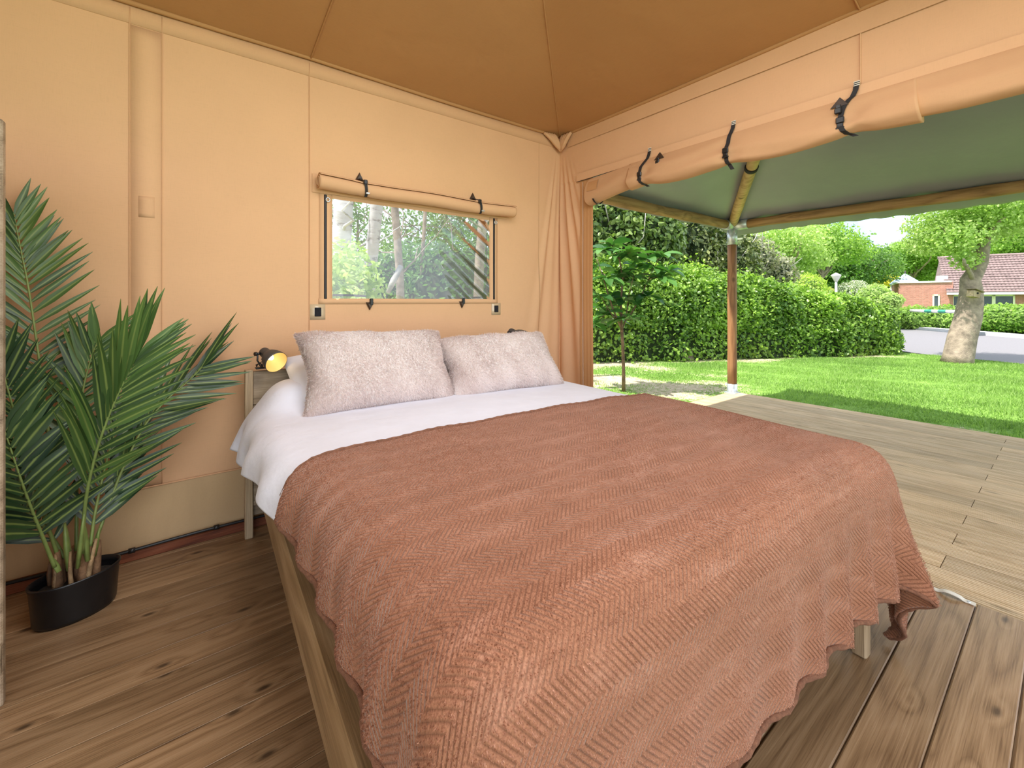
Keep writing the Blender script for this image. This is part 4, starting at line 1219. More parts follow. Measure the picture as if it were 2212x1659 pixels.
frond([(165, 1190, 1.72), (166, 1060, 1.76), (168, 950, 1.79), (178, 850, 1.81), (196, 775, 1.83), (212, 735, 1.84)], 0.32, 14, (40, 20, .22, .24, .16, -0.05, 0.4), (55, 25, .22, .24, .16, 0.0, 0.3), M_leaf)
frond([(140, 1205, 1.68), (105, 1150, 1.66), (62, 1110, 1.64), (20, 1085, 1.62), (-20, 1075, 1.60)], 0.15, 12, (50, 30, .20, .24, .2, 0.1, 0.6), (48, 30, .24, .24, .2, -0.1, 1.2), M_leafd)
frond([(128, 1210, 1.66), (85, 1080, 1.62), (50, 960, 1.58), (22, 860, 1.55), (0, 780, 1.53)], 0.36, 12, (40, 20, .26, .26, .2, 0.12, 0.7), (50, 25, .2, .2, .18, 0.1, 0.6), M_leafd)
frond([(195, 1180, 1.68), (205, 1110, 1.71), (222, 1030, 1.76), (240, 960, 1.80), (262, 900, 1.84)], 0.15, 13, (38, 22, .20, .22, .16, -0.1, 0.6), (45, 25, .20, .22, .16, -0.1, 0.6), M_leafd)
# sheaths and cut stalks at the foot of the fronds
for (x0, y0, x1, y1, d, r, m) in ((126, 1290, 124, 1190, 1.66, .030, 0), (205, 1262, 214, 1168, 1.72, .026, 0), (182, 1276, 186, 1178, 1.68, .034, 0), (118, 1293, 120, 1198, 1.645, .014, 1), (155, 1288, 152, 1192, 1.65, .013, 1), (186, 1272, 208, 1165, 1.675, .016, 1), (134, 1290, 136, 1205, 1.68, .026, 0), (172, 1282, 172, 1185, 1.70, .028, 0), (196, 1262, 204, 1172, 1.72, .022, 0), (112, 1288, 108, 1215, 1.67, .018, 0), (150, 1280, 160, 1180, 1.73, .03, 0)):
    a, b_ = atd(x0, y0, d), atd(x1, y1, d)
    a.z = 0.10
    mid = (a + b_) / 2 + Vector((R.uniform(-.004, .004), 0, 0))
    MB().tube([a, (a + mid) / 2, mid, (mid + b_) / 2, b_], [r, r * 0.95, r * 0.85, r * 0.7, r * 0.42], 9, flat=0.6).build('cut_stalk' if m else 'sheath', M_sheathl if m else M_sheath, palm)
for (x0, y0, x1, y1, d, r) in ((150, 1230, 140, 1130, 1.66, .022), (168, 1225, 182, 1110, 1.62, .016), (190, 1210, 178, 1120, 1.66, .02), (128, 1235, 112, 1205, 1.61, .011), (205, 1200, 215, 1140, 1.70, .013)):
    a, b_ = atd(x0, y0, d), atd(x1, y1, d)
    MB().tube([a, a * 0.6 + b_ * 0.4, a * 0.25 + b_ * 0.75, b_], [r * 0.8, r, r * 0.75, r * 0.3], 9, flat=0.5).build('green_sheath', M_rachis, palm)
print('palm leaflets', n_leaf[0])

# ------------------------------------------------------------------ strap screwed to the floor edge by the door
p0, p1 = Vector((2.500, 0.392, 0)), Vector((2.500, 0.246, 0))
pts = []
for t in np.linspace(0, 1, 22):
    k = smooth01(np.float64(t), 0.22, 0.40) * (1 - smooth01(np.float64(t), 0.70, 0.82))
    pts.append(p0.lerp(p1, t) + Vector((0.004 * math.sin(t * 9), 0, 0.003 + 0.014 * float(k) * math.sin((t - 0.2) / 0.62 * PI) if 0.2 < t < 0.82 else 0.003)))
fs = MB().strip(pts, 0.024, (1, 0, 0), 0.003).build('floor_strap', M_whitestrap)
tag(fs, 'short cream webbing loop screwed to the floor planks beside the grooved deck', 'strap')
for t in (0.13, 0.87):
    p = p0.lerp(p1, t)
    s_ = MB().lathe([(0.0, 0.0085), (0.004, 0.008), (0.006, 0.006), (0.0065, 0.0045)], Matrix.Translation(p), 14); s_.box(p.x - 0.004, p.x + 0.004, p.y - 0.0008, p.y + 0.0008, 0.0075, 0.0088); s_.build('screw', M_steel, fs)
# ================================================================== VERANDA
DZ = -0.02
deck = struct(MB().box(2.53, 5.96, -3.5, 2.86, -0.24, -0.075).build('deck', M_dark))
GP = 0.16
def deck_board_mesh(length):
    # grooved profile: ten ribs between two plain edges
    w = GP - 0.008
    prof = [(-w / 2, -0.028), (-w / 2, -0.003), (-w / 2 + 0.002, 0.0)]
    ng = 9; p = (w - 0.008) / ng
    for k in range(ng):
        x = -w / 2 + 0.004 + k * p
        prof += [(x + p * 0.24, 0.0), (x + p * 0.34, -0.007), (x + p * 0.66, -0.007), (x + p * 0.76, 0.0)]
    prof += [(w / 2 - 0.002, 0.0), (w / 2, -0.003), (w / 2, -0.028)]
    n = len(prof)
    V = [(a, y_, z) for y_ in (0, length) for a, z in prof]
    F = [(k, n + k, n + (k + 1) % n, (k + 1) % n) for k in range(n)] + [tuple(range(n)), tuple(range(n, 2 * n))[::-1]]
    me = bpy.data.meshes.new('deck_board')
    me.from_pydata(V, [], F); me.materials.append(M_deck)
    return me
dm_long = deck_board_mesh(2.477 + 0.0); dm_a = deck_board_mesh(3.6); dm_b = deck_board_mesh(2.0)
x = 2.62 - GP; k = 0
while x < 5.9:
    x0 = x
    spans = [(0.388, 2.865), (-3.215, 0.385)] if k % 2 == 0 else [(-0.62, 2.865), (-2.62, -0.623)]
    for a, b_ in spans:
        key = round(b_ - a, 3)
        me = {2.477: dm_long, 3.6: dm_a}.get(key) or deck_board_mesh(key)
        o = bpy.data.objects.new('board', me)
        o.location = (x + GP / 2, a, DZ + R.uniform(-0.0008, 0.0008))
        link(o, deck)
    x += GP; k += 1
MB().box(5.95, 5.975, -3.5, 2.87, -0.30, -0.025, c=0.003).build('fascia_board', M_deck, deck)
MB().box(2.6, 5.95, 2.862, 2.885, -0.30, -0.025, c=0.003).build('fascia_board', M_deck, deck)

frame = thing('timber_pergola', 'round timber veranda frame with galvanised corner joint, standing on the deck corner', 'frame', (5.93, 2.82, DZ))
PX, PY = 5.91, 2.83
JZ = 2.21
MB().tube([(PX, PY, z) for z in np.linspace(0.08, 1.98, 8)], [0.058 + 0.0015 * math.sin(i * 2) for i in range(8)], 20).build('post', M_pole, frame)
ft = MB().lathe([(0.064, DZ + 0.008), (0.064, 0.10), (0.060, 0.10)], Matrix.Translation((PX, PY, 0)), 24); ft.box(PX - 0.085, PX + 0.085, PY - 0.075, PY + 0.075, DZ, DZ + 0.008, c=0.002)
ft.build('foot_sleeve', M_steel, frame)
js = MB()
js.lathe([(0.060, 1.955), (0.064, 1.955), (0.064, 2.16), (0.060, 2.16)], Matrix.Translation((PX, PY, 0)), 24)
js.tube([(PX, PY + 0.0, JZ), (PX - 0.10, PY, JZ), (PX - 0.20, PY, JZ)], 0.064, 20)
js.tube([(PX, PY + 0.02, JZ), (PX, PY - 0.10, JZ), (PX, PY - 0.21, JZ)], 0.064, 20)
RD = Vector((-1.2, -0.8, 0.44)).normalized()
js.tube([Vector((PX, PY, JZ)), Vector((PX, PY, JZ)) + RD * 0.05], 0.062, 20)
js.build('corner_joint', M_steel, frame)
bl = MB()
for zz in (1.99, 2.10):
    for a in (0.6, 2.4, 4.2):
        bl.tube([(PX + 0.062 * math.cos(a), PY + 0.062 * math.sin(a), zz), (PX + 0.072 * math.cos(a), PY + 0.072 * math.sin(a), zz)], 0.007, 6)
bl.build('bolts', M_steel, frame, kind='stuff')
MB().tube([(PX - 0.19 - t, PY, JZ + 0.004 * math.sin(t * 3)) for t in np.linspace(0, 2.95, 14)], [0.057 + 0.003 * math.sin(t * 5) for t in range(14)], 20).build('beam', M_polex, frame)
MB().tube([(PX, PY - 0.20 - t, JZ + 0.004 * math.sin(t * 3)) for t in np.linspace(0, 5.6, 22)], [0.057 + 0.003 * math.sin(t * 4) for t in range(22)], 20).build('beam', M_poley, frame)
P0 = Vector((PX, PY, JZ + 0.01))
MB().tube([P0 + RD * t for t in np.linspace(0.06, 3.4, 16)], [0.058 + 0.002 * math.sin(t * 4) for t in range(16)], 20).build('rafter', M_poler, frame)
bd = MB(); bd.tube([P0 + RD * 1.33, P0 + RD * 1.38], 0.066, 20); bd.build('rafter_strap', M_webb, frame)

# canopy sheet on the frame
xs = np.concatenate([np.arange(2.64, 5.9, 0.045), np.linspace(5.93, 6.24, 12)]); ys = np.concatenate([np.arange(-3.2, 2.80, 0.045), np.linspace(2.83, 2.99, 7)])
X, Y = np.meshgrid(xs, ys, indexing='ij')
sl_f = 0.44 / 1.2; sl_l = 0.44 / 0.8
zf = JZ + 0.075 + sl_f * (PX - X); zl = JZ + 0.075 + sl_l * (PY - Y)
d_ = zl - zf
k_ = 0.16
Zc = np.minimum(zf, zl) - np.exp(-(d_ / k_) ** 2) * 0.02
# cloth sags between frame members, ripples along the lower edge
sag = 0.05 * np.sin(np.clip((PX - X) / 2.6, 0, 1) * PI) * smooth01(d_, 0, 0.6) + 0.05 * np.sin(np.clip((PY - Y) / 1.8, 0, 1) * PI) * smooth01(-d_, 0, 0.6)
Zc = Zc - sag + wob(X, Y, 6, 1.6) * 0.016
low = smooth01(X, 5.93, 6.22)
Zc = Zc + low * (0.007 * np.sin(Y * 23 + 2.0 * wob(Y, X, 1, 2)) - 0.03) - 0.012 * smooth01(X, 5.6, 5.95) * (1 - low) * np.abs(np.sin(Y * 6.5))
lowl = smooth01(Y, 2.83, 2.98)
Zc = Zc + lowl * 0.012 * np.sin(X * 11)
canopy = npmesh('veranda_canopy', np.stack([X, Y, Zc], -1), gridfaces(len(xs), len(ys))[:, ::-1], M_pvc, smooth=True)
npmesh('sun_block_sheet', np.array([(2.655, y_, z) for y_ in np.linspace(-3.2, 2.15, 30) for z in (2.56, float(min(JZ + 0.06 + sl_f * (PX - 2.655), JZ + 0.06 + sl_l * (PY - y_))))]), gridfaces(30, 2), M_pvc, canopy)  # added unseen sheet, keeps sun from the deck through the eave gap
canopy.modifiers.new('thick', 'SOLIDIFY').thickness = 0.003
tag(canopy, 'grey-green canopy sheet stretched over the veranda rafters, seen from below', 'canopy')

# ================================================================== GROUND
GZ = -0.12
def dirtf(X, Y):
    d = 0.5 + 0.9 * wob(X, Y, 0, 0.9) + 0.5 * wob(X, Y, 3, 2.2)
    near = smooth01(9.5 - X, 0.0, 4.0) * smooth01(Y, 1.9, 3.4)      # worn ground beside the deck
    hedge = np.exp(-((hedge_off(X, Y) + 0.15) / 0.45) ** 2)
    return np.clip(near * 0.75 + hedge * 0.7 + (d - 0.72) * 0.6, 0, 1)
HA, HB = Vector((6.15, 6.65)), Vector((14.34, 2.42))            # front foot of the hedge
def hedge_off(X, Y):
    """distance in front of the hedge line (positive toward the camera)"""
    dx, dy = (HB - HA).normalized()
    return -((X - HA.x) * -dy + (Y - HA.y) * dx)
def gmat():
    m, nt, b, o = newmat('lawn ground')
    setp(b, Roughness=0.95, Specular_IOR_Level=0.1)
    tc = N(nt, 'ShaderNodeTexCoord')
    a = N(nt, 'ShaderNodeAttribute', attribute_name='tint')
    n = noise_(nt, tc.outputs['Object'], 14.0, 5.0)
    g = ramp(nt, noise_(nt, tc.outputs['Object'], 5.0, 5.0, 0.7), [(0.3, (0.10, 0.20, 0.035)), (0.7, (0.24, 0.40, 0.08))])
    dcol = ramp(nt, n, [(0.3, (0.36, 0.28, 0.19)), (0.7, (0.58, 0.50, 0.36))])
    f = ramp(nt, math_(nt, 'ADD', a.outputs['Fac'], math_(nt, 'MULTIPLY', math_(nt, 'SUBTRACT', n, 0.5), 0.9)), [(0.38, (0, 0, 0)), (0.62, (1, 1, 1))])
    L(nt, mixc(nt, f, g, dcol), b.inputs['Base Color'])
    bump(nt, b, n, 0.6, 0.05)
    return m
M_ground = gmat()
xs = np.concatenate([np.arange(-20, 2, 1.0), np.arange(2, 20, 0.14), np.arange(20, 85, 2.5)]); ys = np.concatenate([np.arange(-30, -4, 1.5), np.arange(-4, 11, 0.14), np.arange(11, 60, 2.5)])
X, Y = np.meshgrid(xs, ys, indexing='ij')
Zg = GZ + 0.012 * wob(X, Y, 2, 1.5) * smooth01(X, 6, 7)
lawn = struct(npmesh('lawn', np.stack([X, Y, Zg], -1), gridfaces(len(xs), len(ys)), M_ground, smooth=True, tint=dirtf(X, Y).ravel()))

# road beyond the lawn
M_road = plain('pale asphalt', (0.20, 0.19, 0.205), 0.9, 0.12, 30, 0.3)
near = [Vector((12.8, -8, 0)), Vector((13.4, -1.0, 0)), Vector((13.95, 0.7, 0)), Vector((14.6, 2.3, 0)), Vector((16.2, 4.4, 0)), Vector((21, 8.4, 0))]
far = [Vector((17.2, -7, 0)), Vector((21.6, -1.3, 0)), Vector((23.7, 1.1, 0)), Vector((26.8, 4.0, 0)), Vector((29, 6.2, 0)), Vector((32.6, 9.7, 0))]
V = []; F = []
for i in range(len(near)):
    for t in np.linspace(0, 1, 6):
        p = near[i].lerp(far[i], t); V.append((p.x, p.y, GZ + 0.02))
F = gridfaces(len(near), 6)
road = struct(npmesh('road', V, F[:, ::-1], M_road))
kb = MB()
kb.strip([p + Vector((0, 0, GZ + 0.06)) for p in far], 0.16, (0.0, 0.0, 1.0), 0.5)
kerb = struct(kb.build('kerb', plain('pale concrete kerb', (0.60, 0.60, 0.63), 0.9, 0.08)))
# ------------------------------------------------------------------ grass blades
def grass(n, xr, yr, hmin, hmax, wid, seed):
    rg = np.random.default_rng(seed)
    x = rg.uniform(*xr, n); y_ = rg.uniform(*yr, n)
    dt = dirtf(x, y_)
    ok = (rg.random(n) > dt * 1.35 - 0.1)
    ok &= ~((x < 6.02) & (y_ < 2.92)) & (hedge_off(x, y_) > -0.3)
    rx_ = np.interp(y_, [-8, -1, .7, 2.3, 4.4, 8.4], [12.8, 13.4, 13.95, 14.6, 16.2, 21])
    ok &= x < rx_ + 0.05
    l_ = x * CY - y_ * SY; d__ = x * SY + y_ * CY
    ok &= (d__ > 3) & (l_ / np.maximum(d__, .1) > 0.12) & (l_ / np.maximum(d__, .1) < 1.5)
    x, y_, dt = x[ok], y_[ok], dt[ok]; n = len(x)
    clump = 0.75 + 0.5 * wob(x, y_, 1, 2.4)
    h = rg.uniform(hmin, hmax, n) * np.clip(clump, 0.4, 1.5) * (1 - 0.4 * dt)
    a = rg.uniform(0, 2 * PI, n); w = wid * rg.uniform(0.7, 1.3, n)
    lean = rg.normal(0, 0.35, (n, 2)) * h[:, None]
    z = np.full(n, GZ - 0.005)
    A = np.stack([x - np.cos(a) * w, y_ - np.sin(a) * w, z], -1); B = np.stack([x + np.cos(a) * w, y_ + np.sin(a) * w, z], -1)
    T = np.stack([x + lean[:, 0], y_ + lean[:, 1], z + h], -1)
    V = np.stack([A, B, T], 1).reshape(-1, 3)
    t = np.repeat(np.clip(rg.normal(0.5, 0.25, n) + 0.25 * wob(x, y_, 5, 1.2), 0, 1), 3)
    return V, np.arange(3 * n).reshape(-1, 3), t
M_grass = leafmat('lawn grass', (0.13, 0.24, 0.05), (0.40, 0.56, 0.17), 0.45, 0.6)
V, F, t = grass(330000, (4.0, 16.0), (-3.0, 7.5), 0.03, 0.075, 0.006, 3)
g_ = npmesh('grass', V, F, M_grass, lawn, tint=t, kind='stuff')

# ================================================================== FOLIAGE TOOLS
def leafcloud(C, Nrm, size, rg, aspect=0.55, jitter=0.9, tint=None, gravity=0.2):
    """two-triangle folded leaves at C, roughly facing Nrm"""
    n = len(C)
    nn = Nrm + rg.normal(0, jitter, (n, 3)); nn /= np.linalg.norm(nn, axis=1, keepdims=True)
    d = rg.normal(0, 1, (n, 3)); d[:, 2] -= gravity
    d -= nn * (d * nn).sum(1, keepdims=True); d /= np.linalg.norm(d, axis=1, keepdims=True)
    s = np.cross(nn, d)
    ln = (size * rg.uniform(0.6, 1.35, n))[:, None]; w = ln * aspect * 0.5
    V = np.stack([C - d * ln * 0.5, C - d * ln * 0.14 + s * w - nn * w * 0.3, C + d * ln * 0.22 + s * w * 0.8 - nn * w * 0.3, C + d * ln * 0.5 - nn * ln * 0.06,
                  C + d * ln * 0.22 - s * w * 0.8 - nn * w * 0.3, C - d * ln * 0.14 - s * w - nn * w * 0.3], 1).reshape(-1, 3)
    b = np.arange(n)[:, None] * 6
    F = np.concatenate([b + np.array([[0, 1, 2]]), b + np.array([[0, 2, 3]]), b + np.array([[0, 3, 4]]), b + np.array([[0, 4, 5]])], 0)
    if tint is None: tint = rg.random(n)
    return V, F, np.repeat(np.clip(tint, 0, 1), 6)
def ell_points(c, r, n, rg, shell=0.35, lump=0.12, seed=0):
    d = rg.normal(0, 1, (n, 3)); d /= np.linalg.norm(d, axis=1, keepdims=True)
    f = 1 - shell * rg.random(n) ** 1.6
    f = f * (1 + lump * wob(d[:, 0] * 2, d[:, 1] * 2, d[:, 2] * 2 + seed, 2.0))
    C = np.array(c) + d * np.array(r) * f[:, None]
    return C, d, f
def foliage(name, blobs, size, mat, parent, seed, aspect=0.55, shell=0.4, jitter=0.8, clip=GZ, lump=0.14, kind='stuff'):
    rg = np.random.default_rng(seed)
    Vs, Fs, Ts = [], [], []; base = 0
    for c, r, n in blobs:
        C, d, f = ell_points(c, r, n, rg, shell, lump, seed)
        k = C[:, 2] > clip + 0.02
        C, d = C[k], d[k]
        t = 0.45 + rg.normal(0, 0.22, len(C)) + 0.22 * wob(C[:, 0], C[:, 1], C[:, 2], 0.8 / max(0.4, size * 6))
        V, F, t = leafcloud(C, d + np.array([0, 0, 0.4]), size, rg, aspect, jitter, t)
        Vs.append(V); Fs.append(F + base); Ts.append(t); base += len(V)
    return npmesh(name, np.concatenate(Vs), np.concatenate(Fs), mat, parent, tint=np.concatenate(Ts), kind=kind)
def lumps(name, blobs, mat, parent, scale=0.8, seed=0, n=(20, 12), clip=GZ):
    """twiggy dark heart of a shrub"""
    Vs, Fs = [], []; base = 0
    for c, r, _ in blobs:
        a, b_ = np.meshgrid(np.linspace(0, 2 * PI, n[0]), np.linspace(-PI / 2, PI / 2, n[1]), indexing='ij')
        D = np.stack([np.cos(a) * np.cos(b_), np.sin(a) * np.cos(b_), np.sin(b_)], -1)
        f = scale * (1 + 0.12 * wob(D[..., 0] * 2, D[..., 1] * 2, D[..., 2] * 2 + seed, 2.0))
        P = np.array(c) + D * np.array(r) * f[..., None]
        P[..., 2] = np.maximum(P[..., 2], clip)
        Vs.append(P.reshape(-1, 3)); Fs.append(gridfaces(*n) + base); base += n[0] * n[1]
    return npmesh(name, np.concatenate(Vs), np.concatenate(Fs), mat, parent, smooth=True, kind='stuff')
def branchy(m, base, tip, r0, r1, rg, n=6, wobble=0.05):
    base, tip = Vector(base), Vector(tip); ln = (tip - base).length
    pts = []
    for i in range(n):
        t = i / (n - 1)
        pts.append(base.lerp(tip, t) + Vector((rg.uniform(-1, 1), rg.uniform(-1, 1), rg.uniform(-.4, .4))) * wobble * ln * math.sin(t * PI))
    m.tube(pts, [r0 + (r1 - r0) * i / (n - 1) for i in range(n)], 7)
    return pts
M_hedge = leafmat('glossy hedge leaves', (0.075, 0.17, 0.03), (0.46, 0.66, 0.12), 0.42, 0.36)
M_shrub = leafmat('laurel leaves', (0.08, 0.15, 0.035), (0.32, 0.42, 0.12), 0.3, 0.35)
M_tree = leafmat('fresh spring leaves', (0.16, 0.30, 0.05), (0.46, 0.62, 0.16), 0.5, 0.5)
M_treep = leafmat('pale young leaves', (0.30, 0.42, 0.12), (0.62, 0.74, 0.32), 0.5, 0.5)
M_treed = leafmat('deep green tree leaves', (0.06, 0.15, 0.03), (0.20, 0.36, 0.07), 0.4, 0.45)
M_lime = leafmat('lime shrub leaves', (0.34, 0.48, 0.06), (0.62, 0.74, 0.16), 0.5, 0.5)
M_yellow = leafmat('yellow shrub leaves', (0.62, 0.50, 0.03), (0.90, 0.78, 0.08), 0.4, 0.5)
M_whitebl = leafmat('white blossom', (0.30, 0.36, 0.20), (0.85, 0.85, 0.78), 0.3, 0.6)
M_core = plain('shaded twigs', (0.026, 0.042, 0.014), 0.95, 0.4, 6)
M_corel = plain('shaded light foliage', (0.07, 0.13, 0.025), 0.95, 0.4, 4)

# ------------------------------------------------------------------ the clipped hedge
hedge = thing('hedge', 'long dark green glossy-leaved hedge along the far side of the lawn', 'hedge', (12, 5, GZ))
rg = np.random.default_rng(11)
hd = (HB - HA).normalized(); hn = Vector((hd.y, -hd.x))      # hn points to the camera side
if hn.dot(Vector((-1, -1))) < 0: hn = -hn
HL = (HB - HA).length
def hedge_h(s):
    return np.interp(s, [0, 0.22, 0.35, 0.5, 0.62, 0.75, 0.88, 1.0], [2.25, 2.22, 2.12, 1.95, 1.77, 1.56, 1.42, 1.2])
n = 52000
s = rg.random(n) ** 0.85; u = rg.random(n)
# a rounded cross-section: front face then top
hh = hedge_h(s)
ang = u * 0.62 * PI
depth = 0.85
fx = np.cos(ang); fz = np.sin(ang)
ex = np.sign(fx) * np.abs(fx) ** 0.55; ez = np.abs(fz) ** 0.6
inn = 1 - 0.24 * rg.random(n) ** 1.2 + 0.12 * wob(s * 9, ang * 1.3, 0, 1.6) + 0.08 * wob(s * 30, ang * 4, 0, 1.6) + 0.10 * (rg.random(n) < 0.05)
endt = np.sqrt(np.clip(1 - np.clip((s - 0.93) / 0.085, 0, 1) ** 2, 0, 1)) * np.sqrt(np.clip(1 - np.clip((0.05 - s) / 0.055, 0, 1) ** 2, 0, 1))
off = (ex * inn * endt) * depth
zz = GZ + 0.02 + (hh * (1 if True else 1)) * (ez * inn) * (0.55 + 0.45 * endt)
zz = np.where(u < 0.10, GZ + rg.random(n) * hh * 0.46, zz)
base2 = np.array([HA.x, HA.y]) + (s * HL)[:, None] * np.array(hd)
C = np.concatenate([base2 + (off - depth)[:, None] * np.array(hn), zz[:, None]], 1)
nrm = np.stack([fx * hn.x, fx * hn.y, fz + 0.25], -1)
t = 0.36 + rg.normal(0, 0.24, n) + 0.16 * fz + 0.12 * (s - 0.5) + 0.26 * wob(C[:, 0], C[:, 1], C[:, 2], 1.8)  # sunlit top and far end of the hedge put into the leaf tint
V, F, t = leafcloud(C, nrm, 0.082, rg, 0.6, 0.9, t)
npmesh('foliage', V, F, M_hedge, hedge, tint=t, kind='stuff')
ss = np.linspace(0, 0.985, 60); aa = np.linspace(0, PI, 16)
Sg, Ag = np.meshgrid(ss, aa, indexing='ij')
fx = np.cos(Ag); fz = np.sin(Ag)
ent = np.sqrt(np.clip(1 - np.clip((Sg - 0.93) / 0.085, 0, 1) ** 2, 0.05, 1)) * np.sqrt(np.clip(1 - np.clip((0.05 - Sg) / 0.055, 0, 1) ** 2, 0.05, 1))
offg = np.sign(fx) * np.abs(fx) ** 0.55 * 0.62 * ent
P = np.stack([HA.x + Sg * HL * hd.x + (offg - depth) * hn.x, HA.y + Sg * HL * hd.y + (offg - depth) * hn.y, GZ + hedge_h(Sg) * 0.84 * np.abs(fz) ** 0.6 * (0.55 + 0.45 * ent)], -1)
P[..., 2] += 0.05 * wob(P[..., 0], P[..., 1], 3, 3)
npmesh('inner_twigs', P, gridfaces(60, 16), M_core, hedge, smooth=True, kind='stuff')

# ------------------------------------------------------------------ tall shrubs behind the young tree, beside the pier
def shrub(name, label, blobs, size, mat, seed, core=M_core, cat='shrub', group=None, aspect=0.5, corescale=0.70, loc=None, stems=0, jitter=0.8):
    c = blobs[0][0]
    t = thing(name, label, cat, (c[0], c[1], GZ), group)
    foliage('foliage', blobs, size, mat, t, seed, aspect, jitter=jitter)
    if core is not None: lumps('inner_twigs', blobs, core, t, corescale, seed)
    if stems:
        rg_ = random.Random(seed); m = MB()
        for k in range(stems):
            b0 = blobs[rg_.randrange(len(blobs))]
            tip = Vector(b0[0]) + Vector((rg_.uniform(-1, 1) * b0[1][0], rg_.uniform(-1, 1) * b0[1][1], rg_.uniform(0.2, 1.05) * b0[1][2]))
            branchy(m, (c[0] + rg_.uniform(-.3, .3), c[1] + rg_.uniform(-.3, .3), GZ), tip, 0.03, 0.008, rg_, 6, 0.12)
        m.build('stems', M_barkl, t, kind='stuff')
    return t
def A3(px, py, d): 
    v = atd(px, py, d); return (v.x, v.y, v.z)
shrub('laurel_shrub', 'broad tall laurel shrub beside the canvas door pier behind the young tree', [(A3(1290, 560, 11.5), (1.3, 1.3, 2.6), 12000), (A3(1370, 520, 12), (1.3, 1.3, 2.0), 9000), (A3(1260, 680, 10.6), (0.9, 0.9, 1.3), 2600), (A3(1330, 470, 12.5), (1.6, 1.4, 1.4), 8000)], 0.15, M_shrub, 21, stems=16)
shrub('flowering_shrub', 'wide loose shrub with rusty new shoots rising above the hedge near the veranda post', [(A3(1460, 540, 13.2), (1.4, 1.3, 1.7), 8500), (A3(1540, 560, 14), (1.5, 1.3, 1.35), 7000), (A3(1430, 470, 14.5), (1.6, 1.3, 1.2), 6500)], 0.14, leafmat('rusty green leaves', (0.05, 0.10, 0.03), (0.30, 0.32, 0.11), 0.25, 0.4), 22, stems=22)
shrub('pale_shrub', 'pale greyish blossoming shrub just beyond the hedge by the veranda post', [(A3(1600, 560, 16), (1.3, 1.2, 1.0), 3000), (A3(1660, 590, 16.5), (1.1, 1.0, 0.8), 2200)], 0.13, leafmat('dusty pale leaves', (0.16, 0.20, 0.09), (0.52, 0.48, 0.36), 0.3, 0.5), 23, stems=16)

# ------------------------------------------------------------------ young tree with large leaves on the lawn
yt = thing('young_tree', 'slender young tree with large glossy leaves standing on worn grass beside the deck', 'tree', (5.2, 4.08, GZ))
dT = 6.4
trk = MB()
pb = atd(1347, 872, dT); pb.z = GZ - 0.02
pts = [pb, atd(1347, 800, dT), atd(1345, 740, dT), atd(1343, 712, dT)]
trk.tube(pts, [0.030, 0.025, 0.023, 0.024], 10)
tips = []
for path, r in (([(1343, 712), (1341, 660), (1345, 600), (1338, 560), (1322, 530)], 0.019), ([(1343, 712), (1325, 670), (1312, 630), (1300, 590), (1290, 560)], 0.014), ([(1343, 715), (1352, 690), (1358, 640), (1368, 600)], 0.012), ([(1356, 690), (1385, 640), (1400, 605), (1412, 580)], 0.012), ([(1330, 690), (1312, 665), (1305, 652)], 0.008)):
    pp = [atd(a, b_, dT + 0.15 * math.sin(a)) for a, b_ in path]
    trk.tube(pp, [r * (1 - 0.65 * i / (len(pp) - 1)) for i in range(len(pp))], 8)
    tips += [(pp[i], pp[min(i + 1, len(pp) - 1)]) for i in range(1, len(pp))]
trk.build('trunk', M_barkd, yt)
M_yleaf = leafmat('large glossy leaf', (0.03, 0.10, 0.025), (0.11, 0.26, 0.05), 0.3, 0.42, attr=False, spec=0.35)
def bigleaf(base, d, up, ln, w, droop):
    V, F = blade(base, d, up, ln, w, droop, n=6, fold=0.25)
    return V, F
rl = random.Random(5)
def yleaf(p, d, ln):
    up = Vector((rl.uniform(-.5, .5), rl.uniform(-.5, .5), 1))
    d = d.normalized(); nrm = (up - d * up.dot(d)).normalized()
    V = []; n = 7; pos = p.copy(); cur = d.copy(); st = ln / (n - 1)
    wmax = ln * 0.44
    for i in range(n):
        t = i / (n - 1)
        w = wmax * 0.5 * (math.sin(PI * min(1, t ** 0.85)) ** 0.75 if 0 < t < 1 else 0.02)
        s_ = cur.cross(nrm).normalized(); nn = s_.cross(cur)
        V += [pos - s_ * w + nn * w * 0.3, pos.copy(), pos + s_ * w + nn * w * 0.3]
        cur = (cur + Vector((0, 0, -1)) * st * 2.6).normalized(); pos = pos + cur * st
    F = []
    for i in range(n - 1):
        a = 3 * i; F += [(a, a + 1, a + 4, a + 3), (a + 1, a + 2, a + 5, a + 4)]
    return V, F
whorls = [(1322, 530), (1340, 548), (1362, 545), (1398, 560), (1430, 552), (1445, 585), (1412, 580), (1370, 598), (1352, 610), (1310, 600), (1288, 575), (1295, 640), (1318, 640), (1345, 650), (1378, 640), (1400, 640), (1300, 665), (1360, 690), (1330, 690), (1285, 700), (1378, 575), (1335, 590), (1305, 540), (1425, 600), (1308, 680)]
twg = MB()
for k, (a, b_) in enumerate(whorls):
    c = atd(a, b_, dT + rl.uniform(-0.3, 0.3))
    q = min((t_[0] for t_ in tips), key=lambda q_: (q_ - c).length)
    twg.tube([q, q.lerp(c, 0.5) + Vector((0, 0, 0.02)), c], [0.006, 0.005, 0.004], 6)
    for j in range(8):
        az = 2 * PI * j / 8 + rl.uniform(-.4, .4)
        d = Vector((math.cos(az), math.sin(az), rl.uniform(-0.1, 0.75)))
        V, F = yleaf(c, d, rl.uniform(0.23, 0.34))
        m = MB(); m.add(V, F, True); m.build('leaf', M_yleaf, yt)
twg.build('twigs', M_barkd, yt, kind='stuff')

